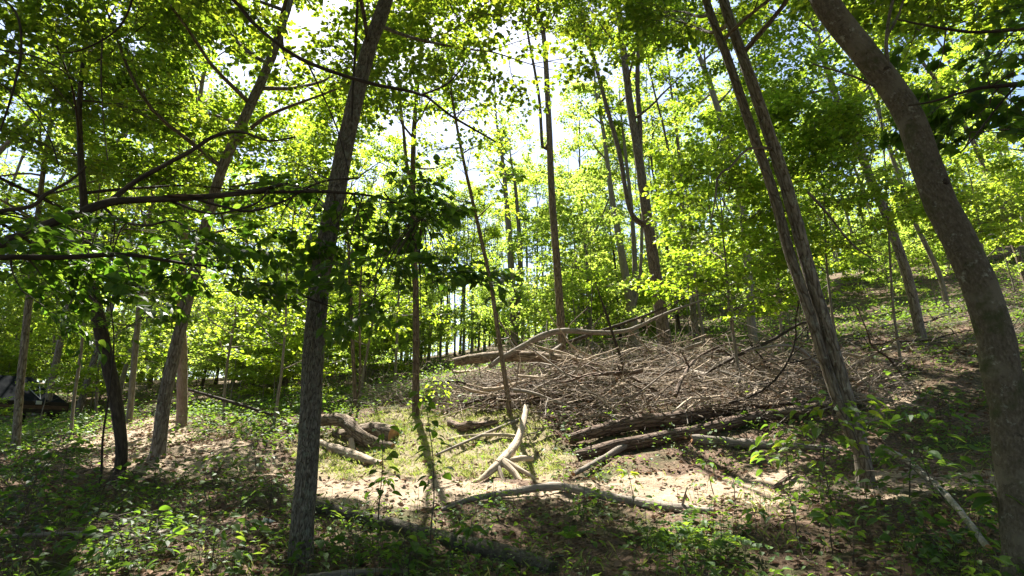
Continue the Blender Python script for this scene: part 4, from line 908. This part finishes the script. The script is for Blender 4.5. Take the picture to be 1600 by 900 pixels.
for i, (px, py) in enumerate([(1250,545),(1290,535),(1330,540),(1380,520),(1430,515),(1300,560),(1350,555),(1470,500),(1500,505),(1550,480),(1400,545),(1230,560)]):
    g = ground_at(px, py); mb = MB(); a = R.normal(0, .5); stick(mb, g + [0, 0, .15], np.array([math.cos(a), math.sin(a), R.uniform(-.05, .3)]), R.uniform(1., 2.6), R.uniform(.015, .04), 3)
    tag(mb.build('dead_branch', ['dead' if i % 2 else 'bark_dark'], None, g), 'dead branch scattered on the upper slope behind the maples', 'branch', 'dead branches on the upper slope')

# ------------------------------------------------------------------ dark timber shelter
def box(mb, c, ax, ay, az, sx, sy, sz, mat=0):
    v = np.array([c + ax * (i * sx / 2) + ay * (j * sy / 2) + az * (k * sz / 2) for i in (-1, 1) for j in (-1, 1) for k in (-1, 1)])
    mb.add(v, [(0,1,3),(0,3,2),(4,6,7),(4,7,5),(0,4,5),(0,5,1),(2,3,7),(2,7,6),(0,2,6),(0,6,4),(1,5,7),(1,7,3)], mat)
B_ = at(104, 640, 24.5); A_ = at(-170, 606, 19.5); zE = B_[2] + .12; A_[2] = zE; B_[2] = zE
ux = unit(B_ - A_); uy = np.array([-ux[1], ux[0], 0]); uz = np.array([0, 0, 1.]); L_ = np.linalg.norm(B_ - A_); Dp = 2.2; gS = float(gz(B_[0], B_[1]))
root = thing('timber_shelter', 'low dark open-sided timber shelter with a hipped roof on black posts', 'shelter', (B_[0], B_[1], gS))
ridge = 1.0
def roofpt(s, t, h): return A_ + ux * s + uy * t + uz * h
mb = MB(); rows = [roofpt(0, 0, .1), roofpt(L_, 0, .1), roofpt(L_ - .75, Dp / 2, ridge), roofpt(0, Dp / 2, ridge), roofpt(0, Dp, .1), roofpt(L_, Dp, .1)]
low = [p - uz * .06 for p in rows]; mb.add(np.array(rows + low), [(0,1,2),(0,2,3),(3,2,5),(3,5,4),(1,5,2),(6,8,7),(6,9,8),(9,11,8),(9,10,11),(7,8,11),(0,6,7),(0,7,1),(1,7,11),(1,11,5),(4,5,11),(4,11,10)]); mb.build('roof', ['tarp'], root, root.location)
for k in range(3):
    mb = MB(); box(mb, A_ + ux * L_ / 2 - uy * .03 + uz * (.06 - .13 * k), ux, uy, uz, L_, .04 + .012 * k, .12); mb.build('fascia_board', ['shelter' if k != 1 else 'shelter_board'], root, root.location)
mb = MB(); box(mb, B_ + uy * Dp / 2 + ux * .03 - uz * .05, ux, uy, uz, .05, Dp, .34); mb.build('end_board', ['shelter'], root, root.location)
for s, t, w in ((L_ - .35, .12, .30), (L_ - .35, Dp - .12, .14), (L_ - 1.3, .12, .10), (L_ * .4, .12, .14), (L_ * .4, Dp - .12, .14), (.4, .12, .14)):
    p = A_ + ux * s + uy * t; g = float(gz(p[0], p[1])) - .1; mb = MB(); box(mb, np.array([p[0], p[1], (g + zE) / 2]), ux, uy, uz, w, w, zE - g); mb.build('post', ['shelter'], root, root.location)
mb = MB(); box(mb, B_ - ux * .9 - uy * .07 + uz * .08, ux, uy, uz, .16, .03, .12); mb.build('metal_bracket', ['metal'], root, root.location)
mb = MB(); q0 = roofpt(L_ - .8, .1, .2); segs(mb, [q0, q0], [roofpt(L_ - .75, .55, .85), roofpt(L_ - 1.15, .3, .6)], np.array([.015, .012]), np.array([.015, .012]), 0, 5); mb.build('strut', ['metal'], root, root.location)
for k in range(4):
    mb = MB(); box(mb, A_ + ux * (L_ - 1.9 - .52 * k) + uy * .05 - uz * .28, ux, uy, uz, .48, .03, .2); mb.build('plank', ['shelter_board'], root, root.location)

# ------------------------------------------------------------------ plants near the ground
def seedling(name, label, cat, px, py, h, nl, size, datas, lean=(0, 0), group=None, whorl=False, width=.35, stem='twig', d=None, bare=.25, g=None, objs=True, lmat='leaf_dk'):
    g = ground_at(px, py) if g is None else g
    root = thing(name, label, cat, g, group); c = curve_branch(g - [0, 0, .02], np.array([lean[0], lean[1], 1.]), h, .006 + h * .002, .003, 7, .09)
    mb = MB(); tube(mb, smooth_path(c, 12), 5, 0, 0, 0); P = []; D = []; Nn = []
    for i in range(nl):
        t = (1 - R.random() * .12) if whorl else bare + (1 - bare) * (i + .5) / nl; k = min(int(t * 7), 6); o = c[k, :3] + (c[k+1, :3] - c[k, :3]) * (t * 7 - k); a = i * GA + R.normal(0, .3)
        d_ = np.array([math.cos(a), math.sin(a), R.uniform(-.1, .45)]); l = width * R.uniform(.25, 1.) * (1.1 - .5 * t) if not whorl else .04; e = o + unit(d_) * l
        segs(mb, [o], [e], .003, .0018, 0); P.append(e); D.append(d_ + [0, 0, -.3] + R.normal(0, .2, 3)); Nn.append(np.array([0, 0, 1.]) + R.normal(0, .35, 3))
    mb.build('stem', [stem], root, root.location)
    if objs: leaf_objects(root, np.array(P), np.array(D), np.array(Nn), size * R.uniform(.7, 1.2, nl), datas)
    else: m2 = MB(); leaves(m2, np.array(P), np.array(D), np.array(Nn), size * R.uniform(.7, 1.2, nl), T_OVATE, 0); m2.build('foliage', [lmat], root, root.location)
    return root
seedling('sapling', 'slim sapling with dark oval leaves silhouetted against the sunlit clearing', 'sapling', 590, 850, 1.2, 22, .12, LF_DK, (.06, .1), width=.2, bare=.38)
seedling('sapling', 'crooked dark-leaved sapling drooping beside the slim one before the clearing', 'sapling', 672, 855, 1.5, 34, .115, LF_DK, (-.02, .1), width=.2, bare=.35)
seedling('shrub', 'sunlit shrub of large bright leaves at the foot of the twin-stemmed tree', 'shrub', 1300, 790, 1.05, 90, .12, LF_LOW + LF_Y + LF_LOW, (-.16, 0), width=.75, bare=.3)
seedling('shrub', 'second leafy shrub spreading between the twin stems and thick brown trunk', 'shrub', 1420, 785, .9, 64, .12, LF_LOW, (.1, 0), width=.7, bare=.25)
seedling('shrub', 'broad-leaved shrub beside the sunlit shrub and grey log', 'shrub', 1235, 770, .75, 44, .12, LF_LOW, (-.2, 0), width=.55, bare=.3)
bush = seedling('bush', 'round yellow-green bush glowing at the top of the clearing', 'bush', 683, 645, .75, 70, .10, LF_Y, (0, 0), width=.45, bare=.1)
for (px, py, h, nl, s, lab) in [(590,790,.35,9,.1,'star-shaped seedling rising from the grey branch by the path'), (990,782,.32,9,.11,'bright whorled seedling beside the long grey branch'), (1115,770,.4,10,.1,'small leafy seedling at the end of the long grey branch'),
      (745,880,.3,10,.11,'broad-leaved seedling in shade by the mossy fallen trunk'), (1245,845,.42,14,.10,'pale green whorled plant in front of the twin-stemmed tree'), (1300,870,.3,9,.12,'low plant with wide grey-green leaves near the mottled pole'),
      (1330,830,.35,12,.09,'light green plant in front of the sunlit shrub'), (1180,850,.25,10,.08,'small bright plant left of the whorled plant'), (480,905,.3,12,.1,'dark seedling at the foot of the lichen-flecked trunk'),
      (1590,905,.5,7,.16,'large-leaved plant at the base of the thick brown trunk'), (1150,800,.3,9,.08,'thin seedling on the shaded bank below the bare soil'), (380,870,.3,10,.09,'shaded seedling beside the crooked dark branch'),
      (330,800,.35,12,.08,'sun-flecked seedling in the undergrowth by the path'), (260,860,.25,9,.08,'small seedling below the crooked dark branch'), (640,900,.35,14,.11,'dark broad-leaved plant at the bottom edge of the shade')]:
    seedling('seedling', lab, 'seedling', px, py, h, nl, s, LF_LOW if s < .105 else LF_Y if px > 900 and px < 1200 else LF_LOW, (R.normal(0, .15), R.normal(0, .1)), whorl=nl < 11, width=.26)
for px, py, h, nl, lab in [(30,800,.75,70,'dark leafy shrub at the shaded edge below the shelter'), (95,760,.7,60,'dark shrub just in front of the pale stick below the shelter'), (150,815,.5,60,'low dark shrub under the wiry sapling'), (20,870,.5,50,'dark low shrub behind the crooked dark branch end'),
      (240,770,.45,60,'sun-flecked shrub at the foot of the footpath trunk'), (330,765,.5,60,'leafy shrub at the edge of the path beside the footpath trunk'), (400,745,.7,60,'leafy shrub between the footpath trunk and the lichen-flecked trunk'), (420,800,.4,50,'low dark shrub in front of the lichen-flecked trunk'), (560,880,.28,40,'dark shrub growing over the mossy fallen trunk'), (650,885,.25,40,'low dark shrub before the two silhouetted saplings'),
      (200,900,.45,60,'dark broad shrub at the very bottom of the shade'), (330,905,.4,60,'low dark shrub below the small seedling'), (1470,800,.5,50,'shrub in shade beside the thick brown trunk'), (1440,860,.4,50,'low shrub beside the lower end of the mottled pole'), (1400,690,.5,60,'leafy shrub on the slope behind the mottled pole'), (1470,660,.5,60,'leafy shrub just behind the thick brown trunk')]:
    seedling('shrub', lab, 'shrub', px, py, h, nl, .085, None, (R.normal(0, .1), 0), width=.45, bare=.15, objs=False, lmat='leaf_low' if 220 < px < 450 or px > 1000 else 'leaf_dk')  # shrubs in deep foreground shade take the shade-darkened leaf colour
# ferns
def fern(px, py, label, n, ln, data_mat='leaf_low', group=None):
    g = ground_at(px, py); root = thing('fern', label, 'fern', g, group)
    for i in range(n):
        a = i * 6.28 / n + R.normal(0, .3); c = curve_branch(g, np.array([math.cos(a) * .7, math.sin(a) * .7, 1.]), ln * R.uniform(.7, 1.1), .003, .001, 10, .05, -.13); mb = MB(); segs(mb, c[:-1, :3], c[1:, :3], .002, .0015, 1)
        for k in range(2, 11):
            T = unit(c[k, :3] - c[k-1, :3]); S = unit(np.cross(T, [0, 0, 1.])); w = ln * .26 * math.sin(math.pi * (k - .5) / 11.5) + .012
            for s in (-1, 1): leaves(mb, [c[k, :3]], np.array([S * s + T * .35]), np.array([np.cross(S, T)]), w, (T_RH[0] * [.5, 1, 1], T_RH[1]), 0)
        mb.build('frond', [data_mat, 'twig'], root, root.location)
fern(1075, 842, 'pale sunlit fern on the bank below the long grey branch', 6, .34)
fern(1015, 850, 'thin upright fern beside the pale sunlit one', 4, .3); fern(1110, 862, 'broad fern spreading in front of the pale sunlit one', 7, .36)
fern(890, 850, 'small fern in the shade near the mossy fallen trunk', 5, .26)
# white withered plant in the shade
g = ground_at(415, 845); root = thing('withered_plant', 'small bleached white withered leaf cluster left of the lichen-flecked trunk', 'plant', g)
mb = MB(); c = curve_branch(g, np.array([.1, 0, 1.]), .16, .003, .002, 4, .1); segs(mb, c[:-1, :3], c[1:, :3], .003, .002); mb.build('stem', ['twig'], root, root.location)
P = np.repeat(c[-1:, :3], 6, 0); aa = np.arange(6) * 1.05; LW = [leaf_mesh("withered_leaf", T_DEAD, 'white')]; leaf_objects(root, P, np.c_[np.cos(aa), np.sin(aa), R.uniform(-.3, .6, 6)], np.tile([0, -.6, 1.], (6, 1)), R.uniform(.06, .1, 6), LW)

# carpets: low plants, grass, dead leaves, litter twigs
def scatter(n, x0, x1, y0, y1, dens):
    x = R.uniform(x0, x1, n); y = y0 + (y1 - y0) * R.random(n) ** 1.35; k = (R.random(n) < dens(x, y)) & (np.abs(x) < 1.08 * y + 1.5); return x[k], y[k]
def mask(polys, x, y):
    m_ = np.zeros(len(x), bool)
    for p in polys: m_ |= in_poly(x + .15 * lump(x, y, .8, 8), y + .15 * lump(x, y, .8, 9), p)
    return m_
FORE = lambda x, y: y < 7.1 + .35 * lump(x, y, 2., 17)
def plant_dens(x, y):
    d = np.clip(.35 + .8 * lump(x, y, 1.3, 41), 0.03, 1); d = np.where(FORE(x, y), np.clip(d + np.where(x < -.5, .5, .15), 0, 1), d); d = np.where(mask(PATH, x, y), np.where(x < -3, .16, .03), d); d = np.where(mask(GREEN, x, y), d * .25, d); d = np.where(mask([PILE], x, y), d * .25, d); return d
x, y = scatter(23000, -16, 16, 3.0, 18, plant_dens); z = gz(x, y); mb = MB()
n = len(x); h = R.uniform(.05, .26, n) * np.where(FORE(x, y), 1.15, .9); nl = R.integers(5, 13, n); rep = np.repeat(np.arange(n), nl); m_ = len(rep)
a = R.uniform(0, 6.28, m_); rad = R.uniform(.02, .13, m_); t = R.random(m_) ** .7
P = np.c_[x[rep] + np.cos(a) * rad, y[rep] + np.sin(a) * rad, z[rep] + h[rep] * t + .01]; D = np.c_[np.cos(a), np.sin(a), R.uniform(-.5, .4, m_)]
NL = np.array([0, 0, 1.]) + R.normal(0, .35, (m_, 3)); sz = R.uniform(.022, .058, m_) * R.choice([.55, .9, 1.4], n)[rep]; kind = R.choice(3, n, p=[.45, .3, .25])[rep]
for kk, tp in enumerate((T_HEX, (T_RH[0] * [.42, 1.25, 1.3], T_RH[1]), T_OVATE)):
    w_ = kind == kk; leaves(mb, P[w_], D[w_] + [0, 0, .5 * (kk == 1)], NL[w_], sz[w_], tp, 0, np.clip(R.random(m_)[w_] * .6 + R.random(n)[rep][w_] * .4, 0, 1))
segs(mb, np.c_[x, y, z - .02], np.c_[x + R.normal(0, .03, n), y + R.normal(0, .03, n), z + h], .003, .0015, 1)
xs, ys = scatter(9000, -24, 26, 9.5, 30, lambda x, y: np.where(mask(PATH + GREEN + [PILE, LIT[4][0]], x, y), .04, np.clip(.5 + .6 * lump(x, y, 2.4, 43), .05, 1))); zs = gz(xs, ys); ns = len(xs); rp = np.repeat(np.arange(ns), 12); ms_ = len(rp); a2 = R.uniform(0, 6.28, ms_); r2 = R.uniform(.03, .28, ms_)
leaves(mb, np.c_[xs[rp] + np.cos(a2) * r2, ys[rp] + np.sin(a2) * r2, zs[rp] + R.uniform(.1, .55, ns)[rp] * R.random(ms_) + .02], np.c_[np.cos(a2), np.sin(a2), R.uniform(-.4, .4, ms_)], np.array([0, 0, 1.]) + R.normal(0, .4, (ms_, 3)), R.uniform(.06, .12, ms_), T_RH, 0)
tag(mb.build('undergrowth', ['leaf_low', 'twig']), 'low leafy undergrowth carpeting the forest floor', 'undergrowth', kind='stuff')
def grass_dens(x, y):
    g_ = mask(GREEN, x, y); return np.where(mask(PATH, x, y), .03, np.where(g_, np.clip(.55 + .5 * lump(x, y, .9, 51), .05, 1), np.clip(.10 + .3 * lump(x, y, 2.2, 52) + .35 * np.exp(-((x - 1.9) ** 2 + (y - 4.9) ** 2) / .6), 0, .7)))
x, y = scatter(90000, -14, 14, 3.0, 17, grass_dens); z = gz(x, y); n = len(x); a = R.uniform(0, 6.28, n); mb = MB()
leaves(mb, np.c_[x, y, z - .01], np.c_[np.cos(a) * .5, np.sin(a) * .5, np.ones(n)] + R.normal(0, .2, (n, 3)), np.c_[np.cos(a), np.sin(a), R.normal(0, .2, n)], R.uniform(.04, .14, n), (np.array([(-.035,0,0),(.035,0,0),(.02,.6,.06),(0,1,.3)]), np.array([(0,1,2),(0,2,3)])), 0)
q = pile_points(GREEN[0], 26000); k = R.random(len(q)) < np.clip(.45 + .75 * lump(q[:, 0], q[:, 1], .5, 53), .04, 1); q = q[k]; n = len(q); a = R.uniform(0, 6.28, n)
leaves(mb, np.c_[q, gz(q[:, 0], q[:, 1]) - .01], np.c_[np.cos(a) * .6, np.sin(a) * .6, np.ones(n)] + R.normal(0, .25, (n, 3)), np.c_[np.cos(a), np.sin(a), R.normal(0, .2, n)], R.uniform(.03, .11, n), (np.array([(-.045,0,0),(.045,0,0),(.025,.6,.06),(0,1,.3)]), np.array([(0,1,2),(0,2,3)])), 0)
tag(mb.build('grass', ['grass']), 'thin sunlit grass over the clearing', 'grass', kind='stuff')
def lit_dens(x, y): return np.where(mask(PATH, x, y), np.where(x < -3, .55, .25), np.where(mask(GREEN, x, y), .25, np.clip(.6 + .35 * lump(x, y, 1.4, 61), .1, 1)))
x, y = scatter(60000, -15, 15, 2.8, 17, lit_dens); z = gz(x, y); n = len(x); a = R.uniform(0, 6.28, n); mb = MB()
leaves(mb, np.c_[x, y, z + R.uniform(.0, .03, n)], np.c_[np.cos(a), np.sin(a), R.normal(0, .25, n)], np.array([0, 0, 1.]) + R.normal(0, .45, (n, 3)), R.uniform(.03, .1, n), T_DEAD, 0)
tag(mb.build('leaf_litter', ['litter']), 'brown fallen leaves covering the forest floor', 'leaf litter', kind='stuff')
mb = MB(); x, y = scatter(5200, -14, 14, 3., 16, lambda x, y: np.where(mask(PATH, x, y), .35, .5)); twig_mass(mb, np.c_[x, y], .08, .5, .0015, .006, lambda x, y: R.uniform(.0, .04, len(x)), .08)
tag(mb.build('litter_twigs', ['dead']), 'small dead twigs strewn over the forest floor', 'twigs', kind='stuff')
# clods and stones of the bare soil
mb = MB(); x, y = scatter(5000, -9, 10, 5., 16, lambda x, y: np.where(mask(PATH, x, y), .7, .02)); z = gz(x, y) - .03; n = len(x)
oc = np.array([(1,0,0),(0,1,0),(-1,0,0),(0,-1,0),(0,0,.7),(0,0,-.5)], float); of = np.array([(0,1,4),(1,2,4),(2,3,4),(3,0,4),(1,0,5),(2,1,5),(3,2,5),(0,3,5)])
v = np.c_[x, y, z][:, None] + oc[None] * (R.uniform(.006, .035, n) ** 1.0)[:, None, None] * R.uniform(.5, 1.3, (n, 6, 3)); mb.add(v.reshape(-1, 3), (of[None] + (np.arange(n) * 6)[:, None, None]).reshape(-1, 3), 0)
M['clod'] = plain_mat("soil_clod", (.20,.13,.095), (.36,.26,.20), 9); tag(mb.build('soil_clods', ['clod']), 'crumbly clods on the bare soil', 'soil', kind='stuff')
